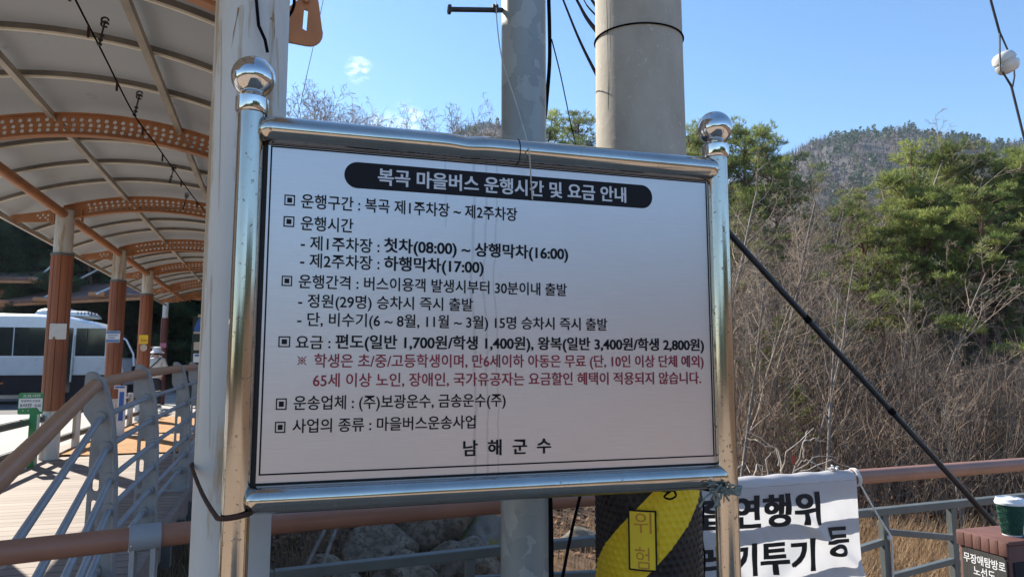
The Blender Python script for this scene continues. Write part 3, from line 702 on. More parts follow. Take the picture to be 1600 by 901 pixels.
for a in ((372, 12, 362, 75, 0.004, 0.001), (427, 20, 430, 62, 0.003, 0.001), (424, 28, 427, 34, 0.012, 0.006)):
    q = stain(*a, None, (PCX, PCY), PCR + 0.0012); part('rust_run', q, M['rust_stain'], wpo)
for a in ((345, 30, 342, 330, 0.007, 0.002), (377, 8, 371, 140, 0.012, 0.002), (391, 2, 389, 60, 0.010, 0.003), (433, 60, 436, 170, 0.008, 0.002), (330, 430, 326, 700, 0.006, 0.002), (424, 795, 426, 910, 0.004, 0.006)):
    q = stain(*a, None, (PCX, PCY), PCR + 0.0008); part('rust_run', q, M['faint_stain'], wpo)

# ------------------------------------------------------------------ near railing
def RY(x): return 2.47 + 0.245 * (x + 0.48) if x < -0.06 else 2.566 + 0.115 * (x + 0.06) if x < 0.75 else 2.66 + 0.08 * (x - 0.75)
nr = thing('guard_railing', 'brown round handrail with grey flat bar panels running behind the notice board', 'railing', (1.0, 2.7, 0))
hr = MB(); hr.tube([(x, RY(x), 1.02) for x in [-1.0 + 0.25 * i for i in range(30)]], 0.0345, 24); part('handrail', hr, M['rail_brown'], nr)
def prx(px, py):                           # point on the vertical plane of the railing
    p = onplane(px, py, 2.60, 0.08); return p
fr = MB(); FO = 0.0
def fb(a, b, w=0.012, h=0.042): fr.bar(a, b, w, h)
tops = [(x, RY(x) - 0.005, 0.853) for x in [-1.0 + 0.5 * i for i in range(15)]]
def frame_bar(name, a, b, w, h, up=(0, 0, 1)):
    m_ = MB(); a, b = Vector(a), Vector(b); d = (b - a); L = d.length; d.normalize()
    sd_ = d.cross(Vector(up)).normalized(); u = sd_.cross(d); m_.bbox((a + b) / 2, (L, w, h), 0.003, Matrix((d, sd_, u)).transposed())
    part(name, m_, M['frame_grey'], nr, smooth=False)
frame_bar('top_bar', (-1.0, RY(-1.0) - 0.005, 0.853), (-0.06, RY(-0.06) - 0.005, 0.853), 0.042, 0.034)
frame_bar('top_bar', (-0.058, RY(-0.06) - 0.005, 0.853), (0.75, RY(0.75) - 0.005, 0.853), 0.042, 0.034)
frame_bar('top_bar', (0.752, RY(0.75) - 0.005, 0.853), (6.2, RY(6.2) - 0.005, 0.853), 0.042, 0.034)
up_px = [0.615, 2.705, 3.165]
ups = [-0.44, 0.63, 1.67, 2.705, 3.165, 4.2, 5.2, 6.1]
for x in ups: frame_bar('upright', (x, RY(x) - 0.004, 0.0), (x, RY(x) - 0.004, 0.8355), 0.034, 0.034, (1, 0, 0))
for a, b in (((1335, 866), (1389, 848)), ((1397, 832), (1489, 841)), ((1397, 903), (1488, 878)), ((1501, 849), (1600, 862))):
    pass
for i in range(len(ups) - 1):
    x0, x1 = ups[i] + 0.0175, ups[i + 1] - 0.0175
    for k, (z0, z1) in enumerate(((0.755, 0.692), (0.545, 0.580), (0.36, 0.32), (0.15, 0.2)) if i % 2 == 1 else ((0.565, 0.712), (0.47, 0.40), (0.22, 0.28))):
        frame_bar('slat', (x0, RY(x0) - 0.004, z0), (x1, RY(x1) - 0.004, z1), 0.03, 0.028)
cl = MB(); cx = -0.44
cd = Vector((1, 0.245, 0)).normalized(); cn = Vector((-cd.y, cd.x, 0))
ax = Matrix((cn, Vector((0, 0, 1)), cd)).transposed()
cl.lathe([(0.036, -0.045), (0.0405, -0.043), (0.0405, 0.043), (0.036, 0.045)], (cx, RY(cx), 1.02), 28, ax)
cl.box((cx - 0.028, RY(cx) - 0.008, 0.93), (0.014, 0.05, 0.12)); cl.box((cx + 0.028, RY(cx) + 0.006, 0.93), (0.014, 0.05, 0.12))
cl.bbox((cx, RY(cx), 0.872), (0.13, 0.07, 0.014), 0.003)
cp = part('clamp', cl, M['steel_grey'], nr)
bo = MB(); bo.sphere((cx - 0.028, RY(cx) - 0.0415, 1.005), 0.0055, 10, 8); part('bolt', bo, M['ball'], cp)
for x in (2.0, 4.4):
    c2 = MB(); c2.lathe([(0.036, -0.045), (0.0405, -0.043), (0.0405, 0.043), (0.036, 0.045)], (x, RY(x), 1.02), 28, Matrix(((0, 0, 1), (1, 0, 0), (0, 1, 0))))
    c2.box((x - 0.028, RY(x), 0.93), (0.014, 0.05, 0.12)); c2.box((x + 0.028, RY(x), 0.93), (0.014, 0.05, 0.12))
    if x > 3: part('clamp', c2, M['steel_grey'], nr)

# ------------------------------------------------------------------ banner
BX0, BX1, BZ1, BZ0 = 1.40, 2.502, 1.058, 0.36
def bfold(x, z):
    d = 0.0
    w = sstep(1.02, 0.88, z)
    d += 0.0042 * w * math.sin(x * 11 + z * 5.5) + 0.0028 * w * math.sin(x * 19 - z * 8 + 1.3)
    q = math.exp(-(((x - 2.33) * 0.8 + (z - 0.74) * 0.9) / 0.035) ** 2) * sstep(1.0, 0.86, z)
    d -= 0.02 * q
    q2 = math.exp(-(((x - 2.02) * 0.6 - (z - 0.62) * 0.7) / 0.05) ** 2) * sstep(0.8, 0.62, z)
    d -= 0.014 * q2
    d += 0.006 * w * noise.noise(Vector((x * 9 + z * 6, z * 3 - x * 2, 2))) + 0.003 * w * noise.noise(Vector((x * 24 + z * 14, z * 8, 5)))
    d += 0.003 * math.sin(x * 60 + 3 * math.sin(z * 20)) * sstep(0.95, 1.05, z)
    return d
def bpt(x, z, off=0.0):
    y = RY(x) - 0.052 - off + bfold(x, z)
    return Vector((x, y, z + 0.012 * math.sin(x * 5 + 1) * (1.05 - z)))
bn = MB()
def bfun(u, v):
    x = BX0 + (BX1 - BX0) * u
    if v < 0.25:                                        # wrapped over the rail
        q = math.pi * (1 - v / 0.25); r = 0.039 + 0.0025 * math.sin(x * 40) 
        return Vector((x, RY(x) - 0.006 - (r + 0.006) * -math.cos(q) , 1.02 + r * math.sin(q)))
    t = (v - 0.25) / 0.75; z = 1.02 + (BZ0 - 1.02) * t
    p = bpt(x, z); k = sstep(0, 0.12, t)
    p.y = (RY(x) - 0.051) * (1 - k) + p.y * k
    return p
bn.grid(bfun, 150, 130)
banner = solo('banner', bn, None or pm('white_banner_cloth', (0.74, 0.745, 0.76), 0.75, 0, 0.03, 8, 0.12, 260, translucent=0.42), 'white cloth banner with large black Korean letters hung over the brown handrail', 'banner', (1.8, RY(1.8), 1.02))
banner.data.polygons.foreach_set('use_smooth', [True] * len(banner.data.polygons))
M['banner_ink'] = pm('black_cloth_print', (0.045, 0.042, 0.04), 0.8, 0, 0.1, 8, translucent=0.35)
def banner_text(body, off, xa, ta, ba, xb, tb_, bb_, name='lettering'):
    a, b = onplane(xa, (ta + ba) / 2, 2.545, 0.08), onplane(xb, (tb_ + bb_) / 2, 2.545, 0.08)
    vs, fs = text_raw(body, off); rv, _ = text_raw('흡연', off)
    ax_, bx_ = min(v[0] for v in vs), max(v[0] for v in vs); ay, by = min(v[1] for v in rv), max(v[1] for v in rv)
    za0, za1 = onplane(xa, ba, 2.545, 0.08).z, onplane(xa, ta, 2.545, 0.08).z
    zb0, zb1 = onplane(xb, bb_, 2.545, 0.08).z, onplane(xb, tb_, 2.545, 0.08).z
    o = []
    for v in vs:
        t = (v[0] - ax_) / (bx_ - ax_); s_ = (v[1] - ay) / (by - ay)
        o.append((a.x + (b.x - a.x) * t, (za0 + (zb0 - za0) * t) * (1 - s_) + (za1 + (zb1 - za1) * t) * s_, v[2]))
    o, fs = refine(o, fs, 0.012)
    mb = MB(); mb.add([bpt(v[0], v[1], 0.0022 + v[2]) for v in o], fs); part(name, mb, M['banner_ink'], banner)
banner_text('흡연행위', 0.048, 1092, 778, 829, 1281, 766, 818)
banner_text('쓰레기투기', 0.048, 1040, 858, 908, 1274, 838, 890)
banner_text('등', 0.048, 1290, 821, 869, 1326, 819, 867)
# ropes of the banner
b1 = MB(); xr = 2.53
for k in range(3): b1.tube([(xr + 0.006 * k + 0.004 * math.sin(2 * q), RY(xr) + (0.0395) * math.cos(q), 1.02 + 0.0395 * math.sin(q)) for q in [2 * math.pi * j / 24 for j in range(25)]], 0.0042, 6, False)
kx, ky, kz = 2.40, RY(2.4) - 0.02, 1.062; rnd = random.Random(8)
for k in range(9):
    d = Vector((rnd.uniform(-1, 1), rnd.uniform(-1, 0.4), rnd.uniform(0.0, 1))).normalized() * rnd.uniform(0.018, 0.034)
    b1.tube([(kx, ky, kz), Vector((kx, ky, kz)) + d * 0.6 + Vector((0, 0, 0.006)), Vector((kx, ky, kz)) + d], 0.0045, 6)
b1.tube([(kx, ky, kz), (2.47, RY(2.47) - 0.03, 1.055), (xr, RY(xr) - 0.039, 1.03)], 0.0042, 6)
e0, e1 = Vector((xr, RY(xr) - 0.04, 1.0)), Vector((2.715, RY(2.7) - 0.034, 0.742))
b1.tube([e0, (e0 + e1) / 2 + Vector((0, 0, -0.008)), e1, (2.722, RY(2.7) - 0.03, 0.70), (2.716, RY(2.7) - 0.03, 0.5), (2.712, RY(2.7) - 0.03, 0.25)], 0.0046, 7)
b1.sphere((2.71, RY(2.7) - 0.03, 0.735), 0.013, 10, 8)
solo('banner_rope', b1, M['rope_white'], 'white cord tying the banner corner to the brown handrail and grey upright', 'rope', (2.53, RY(2.53), 1.02))

# ------------------------------------------------------------------ galvanised pole with step bolt and cables
GX, GY, GR = 0.635, 1.985, 0.0685
gp = thing('steel_pole', 'mottled galvanised steel pole with a step bolt standing behind the middle of the notice board', 'pole', (GX, GY, 0))
gm = MB(); gm.tube([(GX, GY, -0.02), (GX, GY, 3.0), (GX, GY, 6.0)], GR, 40); part('shaft', gm, M['galv'], gp)
sbm = MB(); a = ony(778, 14.5, GY); b = ony(702, 15, GY)
sbm.tube([(GX - GR + 0.01, GY, a.z), (b.x, GY, b.z)], 0.0075, 12); sbm.tube([(b.x - 0.004, GY, b.z), (b.x + 0.005, GY, b.z)], 0.0145, 6)
sbm.tube([(a.x - 0.008, GY, a.z), (a.x - 0.001, GY, a.z)], 0.0135, 6); sbm.tube([(a.x - 0.018, GY, a.z), (a.x - 0.010, GY, a.z)], 0.0125, 6)
part('step_bolt', sbm, M['wire'], gp)
def cable(name, pts, r, mat, lab, cat, group=None, n=8):
    P = [Vector(p) for p in pts]; q = []
    for i in range(len(P) - 1):
        p0, p1, p2, p3 = P[max(i - 1, 0)], P[i], P[i + 1], P[min(i + 2, len(P) - 1)]
        for k in range(8):
            t = k / 8; q.append(0.5 * ((2 * p1) + (p2 - p0) * t + (2 * p0 - 5 * p1 + 4 * p2 - p3) * t * t + (3 * p1 - p0 - 3 * p2 + p3) * t ** 3))
    q.append(P[-1]); mb = MB(); mb.tube(q, r, n)
    return solo(name, mb, mat, lab, cat, P[0], group)
cable('cable', [ony(847, -300, 2.0), ony(847, -40, 2.0), ony(845, 60, 2.0), ony(842, 180, 2.0), ony(838, 260, 2.0), ony(846, 600, 2.0), ony(853, 780, 2.0), ony(857, 901, 2.0), ony(858, 1500, 2.0)], 0.0115, M['cable'], 'thick black cable strapped along the right side of the galvanised pole', 'cable')
cable('cable', [ony(857, -300, 2.03), ony(857, -40, 2.03), ony(858.5, 40, 2.03), ony(858.5, 100, 2.03), ony(853, 170, 2.03), ony(847, 250, 2.03), ony(853, 600, 2.03), ony(860, 780, 2.03), ony(862, 901, 2.03), ony(863, 1500, 2.03)], 0.0065, M['cable'], 'second thinner black cable bowing away from the galvanised pole', 'cable')
cable('string', [ony(775, 3, 1.985), ony(777, 40, 1.95), ony(785, 95, 1.9), ony(806, 160, 1.8), ony(822, 215, 1.6), ony(826, 232, 1.468), ony(828, 250, 1.466), ony(830, 285, 1.49), ony(832, 312, 1.494)], 0.0016, M['string'], 'thin pale string hanging from the step bolt down over the sign top', 'string', n=6)
cable('overhead_wire', [ony(862, 62, 2.0), ony(876, 118, 2.3), ony(888, 175, 2.6), ony(900, 228, 2.9), ony(960, 480, 4.0)], 0.0022, M['cable'], 'thin dark wire slanting down beside the galvanised pole to the sign top', 'wire', n=6)
cable('stay_wire', [ony(908, 768, 2.35), ony(893, 830, 2.34), ony(879, 901, 2.33), ony(860, 1000, 2.32)], 0.0055, M['cable'], 'thin black cable slanting down under the sign between the two poles', 'cable', n=8)

# ------------------------------------------------------------------ concrete pole
CX, CY = 1.088, 2.10
cpt = thing('utility_pole', 'thick round concrete utility pole behind the right half of the notice board', 'pole', (CX, CY, 0))
cm = MB(); cm.tube([(CX, CY, -0.02), (CX, CY, 1.3), (CX, CY, 2.0), (CX, CY, 2.7), (CX, CY, 7.5)], [0.160, 0.156, 0.152, 0.1475, 0.125], 56); csh = part('shaft', cm, M['concrete'], cpt)
sm = MB(); q = stain(948, -20, 951, 225, 0.0035, 0.0035, None, (CX, CY), 0.1495); sm.add(q.v, q.f)
part('seam', sm, M['gasket'], csh)
bd = MB(); bd.tube([(CX + 0.1505 * math.cos(q_), CY + 0.1505 * math.sin(q_), 2.655 + 0.006 * math.sin(q_)) for q_ in [2 * math.pi * j / 48 for j in range(49)]], 0.0030, 8, False)
part('strap', bd, M['cable'], cpt)
cable('overhead_cable', [(CX - 0.12, CY + 0.06, ony(929, 124, 2.15).z), ony(905, 62, 2.9), ony(879, -2, 3.8), ony(840, -100, 6)], 0.0062, M['cable'], 'lowest black cable slanting down to the left side of the concrete pole', 'cable')
cable('overhead_cable', [(CX - 0.13, CY + 0.05, ony(928, 50, 2.15).z), ony(915, 26, 2.9), ony(900, -2, 4.0), ony(870, -58, 7)], 0.0082, M['cable'], 'thick middle black cable meeting the concrete pole near the picture top', 'cable')
cable('overhead_cable', [(CX - 0.13, CY + 0.05, ony(928, 26, 2.15).z), ony(918, 10, 2.9), ony(910, -4, 4.0), ony(880, -60, 7)], 0.0035, M['cable'], 'thin uppermost black cable beside the thick one at the concrete pole', 'cable')
cable('overhead_cable', [(CX - 0.135, CY + 0.04, ony(928, 8, 2.15).z), ony(922, -4, 2.9), ony(890, -60, 6)], 0.006, M['cable'], 'short black cable end at the very top beside the concrete pole', 'cable')
# bumper wrap with embossed dots
def wrap_mat():
    m, n, l, b = _nt('striped_bumper_wrap')
    tc = n.new('ShaderNodeTexCoord'); sx = n.new('ShaderNodeSeparateXYZ'); l.new(tc.outputs['Object'], sx.inputs[0])
    at = n.new('ShaderNodeMath'); at.operation = 'ARCTAN2'; l.new(sx.outputs['X'], at.inputs[0])
    ny = n.new('ShaderNodeMath'); ny.operation = 'MULTIPLY'; ny.inputs[1].default_value = -1; l.new(sx.outputs['Y'], ny.inputs[0]); l.new(ny.outputs[0], at.inputs[1])
    ma = n.new('ShaderNodeMath'); ma.operation = 'MULTIPLY_ADD'; ma.inputs[1].default_value = -0.172; l.new(at.outputs[0], ma.inputs[0]); l.new(sx.outputs['Z'], ma.inputs[2])
    ad = n.new('ShaderNodeMath'); ad.operation = 'ADD'; ad.inputs[1].default_value = WRAP_OFF; l.new(ma.outputs[0], ad.inputs[0])
    dv = n.new('ShaderNodeMath'); dv.operation = 'DIVIDE'; dv.inputs[1].default_value = 0.5404; l.new(ad.outputs[0], dv.inputs[0])
    fr = n.new('ShaderNodeMath'); fr.operation = 'FRACT'; l.new(dv.outputs[0], fr.inputs[0])
    lt_ = n.new('ShaderNodeMath'); lt_.operation = 'LESS_THAN'; lt_.inputs[1].default_value = 0.407; l.new(fr.outputs[0], lt_.inputs[0])
    t = noise_node(n, l, 14, 5); ry = ramp(n, [(0.3, (0.80, 0.53, 0.015)), (0.7, (0.88, 0.62, 0.03))]); l.new(t.outputs['Fac'], ry.inputs[0])
    rb = ramp(n, [(0.3, (0.012, 0.012, 0.013)), (0.7, (0.035, 0.028, 0.026))]); l.new(t.outputs['Fac'], rb.inputs[0])
    mx = n.new('ShaderNodeMix'); mx.data_type = 'RGBA'; l.new(lt_.outputs[0], mx.inputs['Factor']); l.new(rb.outputs[0], mx.inputs['A']); l.new(ry.outputs[0], mx.inputs['B'])
    l.new(mx.outputs['Result'], b.inputs['Base Color']); b.inputs['Roughness'].default_value = 0.42; b.inputs['Specular IOR Level'].default_value = 0.3
    return m
WR = 0.166
WRAP_OFF = -1.018
wm = MB(); NT, NZ = 300, 150; pitch_t, pitch_z = 2 * math.pi / 44, 0.0205
def wfun(u, v):
    q = 2 * math.pi * u; z = 0.02 + 1.26 * v
    row = round(z / pitch_z); dz = z - row * pitch_z; qq = q + (0.5 * pitch_t if row % 2 else 0)
    dt = (qq - round(qq / pitch_t) * pitch_t) * WR
    r = WR + 0.0042 * max(0, 1 - (dt * dt + dz * dz) / 0.0068 ** 2) ** 0.7 + 0.0015 * noise.noise(Vector((math.cos(q) * 3, math.sin(q) * 3, z * 4)))
    return Vector((CX + r * math.cos(q), CY + r * math.sin(q), z))
wm.grid(wfun, 420, 330)
wrap = solo('pole_bumper', wm, wrap_mat(), 'black and yellow striped dimpled bumper sleeve wrapped round the foot of the concrete pole', 'bumper sleeve', (CX, CY, 0))
def on_wrap(px, py, r):
    d = ray(px, py); a = d.x ** 2 + d.y ** 2; b = -2 * (d.x * CX + d.y * CY); cc = CX ** 2 + CY ** 2 - r * r
    s_ = (-b - math.sqrt(max(0, b * b - 4 * a * cc))) / (2 * a); P = EYE + d * s_; return math.atan2(P.x - CX, CY - P.y), P.z
def wrapped(mb, x, z, r): return (CX + r * math.sin(x / r), CY - r * math.cos(x / r), z)
q0, z1 = on_wrap(982, 794, WR); q1, z0 = on_wrap(1027, 892, WR)
def wrap_quad(mb, qa, qb, za, zb, r):
    n = 8; vs = []
    for i in range(n + 1):
        q = qa + (qb - qa) * i / n
        for z in (za, zb): vs.append((CX + r * math.sin(q), CY - r * math.cos(q), z))
    mb.add(vs, [(2 * i, 2 * i + 2, 2 * i + 3, 2 * i + 1) for i in range(n)])
lb = MB(); tk = 0.005; RL = WR + 0.0062
for a in ((q0, q1, z1 - tk, z1), (q0, q1, z0, z0 + tk), (q0, q0 + tk / WR, z0, z1), (q1 - tk / WR, q1, z0, z1)): wrap_quad(lb, *a, RL)
part('label_outline', lb, M['ink'], wrap, smooth=False)
lf = MB(); wrap_quad(lf, q0 + 0.02, q1 - 0.02, z0 + 0.003, z1 - 0.003, WR + 0.0054); part('label_field', lf, M['label_yellow'], wrap)
tx = MB()
for ch, (xa, xb, ya, yb) in (('위', (989, 1016, 800, 831)), ('험', (991, 1013, 854, 886))):
    qa, za = on_wrap(xa, yb, WR); qb, zb = on_wrap(xb, ya, WR)
    vs, fs = text_box(ch, 0.0, qa * WR, qb * WR, za, zb, ref=ch); vs, fs = refine(vs, fs, 0.01)
    tx.add([wrapped(tx, v[0], v[1], RL) for v in vs], fs)
part('lettering', tx, M['faded_orange'], wrap, smooth=False)
bw = [(0.93, SY - 0.02, 1.258), ony(1090, 763, 1.62), ony(1066, 764, 1.75), ony(1050, 766, 1.84), ony(1038, 775, 1.90), ony(1047, 779, 1.89), ony(1056, 774, 1.89), ony(1052, 766, 1.90), ony(1040, 767, 1.91), ony(1020, 764, 1.915)]
cable('tie_wire', bw, 0.003, M['cable'], 'black wire with a small loop running from the sign corner to the striped bumper', 'wire', n=6)
cable('cable', [ony(1093, 765, 2.3), ony(1099, 790, 2.32), ony(1098, 815, 2.3), ony(1097, 840, 2.27), ony(1101, 870, 2.27), ony(1100, 901, 2.27), ony(1098, 1000, 2.27)], 0.004, M['cable'], 'thin black cable hanging beside the striped bumper in front of the banner', 'cable', n=6)

# ------------------------------------------------------------------ boardwalk railing (curved blade posts)
P1Y = 4.35
def z8(x, y):                              # a point on the first blade
    p = ony(100 + x / 2.807, 580 + y / 2.807, P1Y); return (p.x + 1.06, p.z - deckZ(P1Y))
outer_px = [(112, 0), (128, 0), (145, 6), (160, 20), (175, 42), (190, 75), (203, 125), (214, 180), (222, 250), (227, 320), (230, 400), (230, 500), (228, 600), (225, 700), (223, 800), (222, 930),
            (150, 930), (76, 930), (80, 860), (90, 700), (98, 600), (105, 500), (112, 400), (118, 320), (124, 262), (118, 225), (100, 200), (90, 188), (86, 165), (86, 140), (90, 80), (94, 40), (98, 18), (104, 5)]
OUT = [z8(*p) for p in outer_px]
zb = min(p[1] for p in OUT); OUT = [(x, z if z > zb + 0.02 else 0.0) for x, z in OUT]
def slot(cx_, cy_, w, h):
    c = z8(cx_, cy_); w *= 0.00144; h *= 0.00144; o = []
    for k in range(9): q = math.pi * k / 8; o.append((c[0] + w / 2 * math.cos(q), c[1] + h / 2 - w / 2 + w / 2 * math.sin(q)))
    for k in range(9): q = math.pi + math.pi * k / 8; o.append((c[0] + w / 2 * math.cos(q), c[1] - h / 2 + w / 2 + w / 2 * math.sin(q)))
    return o
bvs, bfs = plate(OUT, [slot(140, 480, 24, 74), slot(130, 600, 22, 62), slot(122, 700, 22, 62), slot(116, 800, 22, 62)], 0.026)
rim = []                                   # raised rim along the outer curve
for (x, z) in OUT[4:16]: rim.append((x - 0.006, z))
BAR = [z8(163, 200), z8(190, 330), z8(205, 465), z8(200, 600), z8(178, 742), z8(140, 872)]
HRL = z8(140, 55)
FP = [4.35, 5.75, 7.66, 9.5, 11.3, 13.1, 14.9, 16.7, 18.5]
ft = thing('boardwalk_railing', 'curved grey blade post railing with tan handrail and six slim bars along the boardwalk', 'railing', (-1.1, 6, 0.33))
def blade_mb():
    mb = MB(); mb.add([(v[0], v[2], v[1]) for v in bvs], bfs)
    mb.add([(v[0], v[2], v[1]) for v in evs], efs)
    mb.tube([(x, -0.022, z) for x, z in rim], 0.012, 6); mb.tube([(x, 0.022, z) for x, z in rim], 0.010, 6)
    for (x, z) in BAR:
        mb.lathe([(0.0185, -0.045), (0.029, -0.045), (0.032, -0.038), (0.034, 0.0), (0.032, 0.038), (0.029, 0.045), (0.0185, 0.045)], (x, 0, z), 20, Matrix(((1, 0, 0), (0, 0, 1), (0, 1, 0))))
    mb.lathe([(0.036, -0.036), (0.045, -0.033), (0.045, 0.033), (0.036, 0.036)], (HRL[0], 0, HRL[1]), 22, Matrix(((1, 0, 0), (0, 0, 1), (0, 1, 0))))
    mb.box((0.03, 0, 0.006), (0.2, 0.10, 0.012))
    return mb
RAISED = [z8(*p) for p in ((112, 3), (128, 3), (145, 9), (160, 23), (174, 45), (188, 77), (201, 126), (212, 181), (220, 250), (225, 320), (228, 400), (228, 500), (226, 600), (223, 700), (221, 800), (220, 925), (168, 925), (170, 800), (172, 700), (176, 600), (176, 500), (172, 420), (160, 340), (145, 280), (130, 240), (112, 215), (95, 190), (90, 165), (90, 140), (94, 80), (98, 30), (103, 9))]
RAISED = [(x, max(z, 0.012)) for x, z in RAISED]
evs, efs = plate(RAISED, [], 0.05)
b0 = blade_mb(); bme = None
def post_at(y): return Vector((fenceX(y), y, deckZ(y)))
for i, y in enumerate(FP):
    p = post_at(y); base = BASE[ft.name]
    if bme is None: bme = mesh_of('blade_post', b0, M['cast_grey'], (0, 0, 0), True, 35)
    o = bpy.data.objects.new('blade_post', bme); col.objects.link(o); o.parent = ft; o.location = p - base; BASE[o.name] = base
    bb = MB()
    for s_ in (-1, 1): bb.sphere((p.x + 0.075, p.y - 0.02 * 1, p.z + 1.03 - 0.03 * (s_ + 1)), 0.005, 8, 6)
def rail_path(dx, dz, znear):
    # bends at the first post towards the corner with the near railing
    pts = [(-0.885 + dx * 0.5, 2.62, znear)]
    for y in FP: p = post_at(y); pts.append((p.x + dx, p.y, p.z + dz))
    return pts
near_z = [0.936, 0.71, 0.50, 0.36, 0.25, 0.17]
mb = MB(); pth = rail_path(HRL[0], HRL[1], 1.2)
pth[0] = tuple(Vector(pth[0]) + (Vector(pth[0]) - Vector(pth[1])) * 0.2)
# elbow at post one: thicker tube in straight lengths
for a, b in zip(pth, pth[1:]): mb.tube([a, b], 0.034, 20)
part('handrail', mb, M['rail_tan'], ft)
for (x, z), zn in zip(BAR, near_z):
    mb = MB(); pth = rail_path(x, z, zn)
    for a, b in zip(pth, pth[1:]): mb.tube([a, b], 0.0165, 12)
    part('bar', mb, M['steel_grey'], ft)

# ------------------------------------------------------------------ canopy over the boardwalk
ct = thing('walkway_canopy', 'arched canopy with perforated orange ribs and grey roof sheets over the boardwalk', 'canopy', (-1.7, 10, 0.34))
def xa(y): return -1.90 - 0.03 * (y - 10.5)
RIB_Y = [3.72, 7.15, 10.55, 14.05, 17.0, 20.4, 23.2]
RZ, RR_ = 3.65, 3.4
def zl(u): return RZ - u * u / (2 * RR_)                  # lower edge of a rib, u measured from the crown
cL = -1.14; cR = 1.475                                      # columns, measured from the crown
NR = 48
outer = []
uL, uR = cL - 0.66, cR + 0.27
for k in range(NR + 1): u = cL + 0.02 + (cR - cL) * k / NR; outer.append((u, zl(u)))
tipR = [(cR + 0.07, zl(cR) - 0.035)] + [(uR - 0.055 + 0.075 * math.cos(R(q)), zl(cR) + 0.03 + 0.075 * math.sin(R(q))) for q in (-95, -75, -55, -35, -15, 5, 22)] + [(uR - 0.052 + 0.045 * math.cos(R(q)), zl(cR) + 0.20 + 0.045 * math.sin(R(q))) for q in (10, 40, 70, 100, 140)]
outer += tipR
for k in range(NR + 1): u = cR + 0.1 - (cR - cL + 0.1) * k / NR; outer.append((u, zl(u) + 0.185))
outer += [(cL - 0.3, zl(cL) + 0.095), (uL + 0.05, zl(cL) + 0.035), (uL + 0.01, zl(cL) + 0.015), (uL, zl(cL) - 0.02), (uL + 0.015, zl(cL) - 0.055), (uL + 0.06, zl(cL) - 0.065), (cL - 0.3, zl(cL) - 0.045), (cL - 0.16, zl(cL) - 0.03)]
def hole(u, z, r=0.0185, n=10): return [(u + r * math.cos(2 * math.pi * k / n), z + r * math.sin(2 * math.pi * k / n)) for k in range(n)]
holes = []
nh = 33
for i in range(nh):
    u = cL + 0.30 + (cR - cL - 0.5) * i / (nh - 1)
    sl = -u / RR_
    for k, f_ in enumerate((0.045, 0.092, 0.140)):
        holes.append(hole(u + (0.008 if k == 1 else 0) - sl * f_, zl(u) + f_))
for (a, b) in ((-0.20, 0.055), (-0.26, 0.055), (-0.32, 0.045), (-0.23, 0.02), (-0.29, 0.015), (-0.20, -0.005)): holes.append(hole(cL + a, zl(cL) + b, 0.015))
holes.append([(uR - 0.085, zl(cR) + 0.045), (uR - 0.065, zl(cR) + 0.035), (uR - 0.06, zl(cR) + 0.15), (uR - 0.08, zl(cR) + 0.155)])
rvs, rfs = plate(outer, holes, 0.014)
rb = MB(); rb.add([(v[0], v[2], v[1]) for v in rvs], rfs)
def flange(mb, off, u0, u1, w=0.085, t=0.012):
    n = 40; vs = []
    for k in range(n + 1):
        u = u0 + (u1 - u0) * k / n; z = zl(u) + off
        for yy in (-w / 2, w / 2):
            for dz in (0, t): vs.append((u, yy, z + dz))
    fs = []
    for k in range(n):
        a = k * 4; b = a + 4
        fs += [(a, b, b + 2, a + 2), (a + 1, a + 3, b + 3, b + 1), (a, a + 1, b + 1, b), (a + 2, b + 2, b + 3, a + 3)]
    mb.add(vs, fs)
flange(rb, -0.012, cL + 0.02, cR); flange(rb, 0.186, cL - 0.02, cR)
for u in (cL - 0.12, cL + 0.2): rb.bbox((u, 0, zl(cL) + 0.05 + (0.02 if u > cL else 0)), (0.012, 0.085, 0.17), 0.002)
for u in (cL - 0.15, cL + 0.145):
    for dz in (0.02, 0.09): rb.tube([(u, -0.014, zl(u) + dz), (u, 0.014, zl(u) + dz)], 0.021, 6)
rb.tube([(uR - 0.07, -0.03, zl(cR) + 0.20), (uR - 0.07, 0.03, zl(cR) + 0.20)], 0.016, 8)
rme = mesh_of('arched_rib', rb, M['orange'], (0, 0, 0), True, 35)
base = BASE[ct.name]
for y in RIB_Y:
    o = bpy.data.objects.new('arched_rib', rme); col.objects.link(o); o.parent = ct; o.location = Vector((xa(y), y, -0.065 if y < 4 else 0)) - base; BASE[o.name] = base
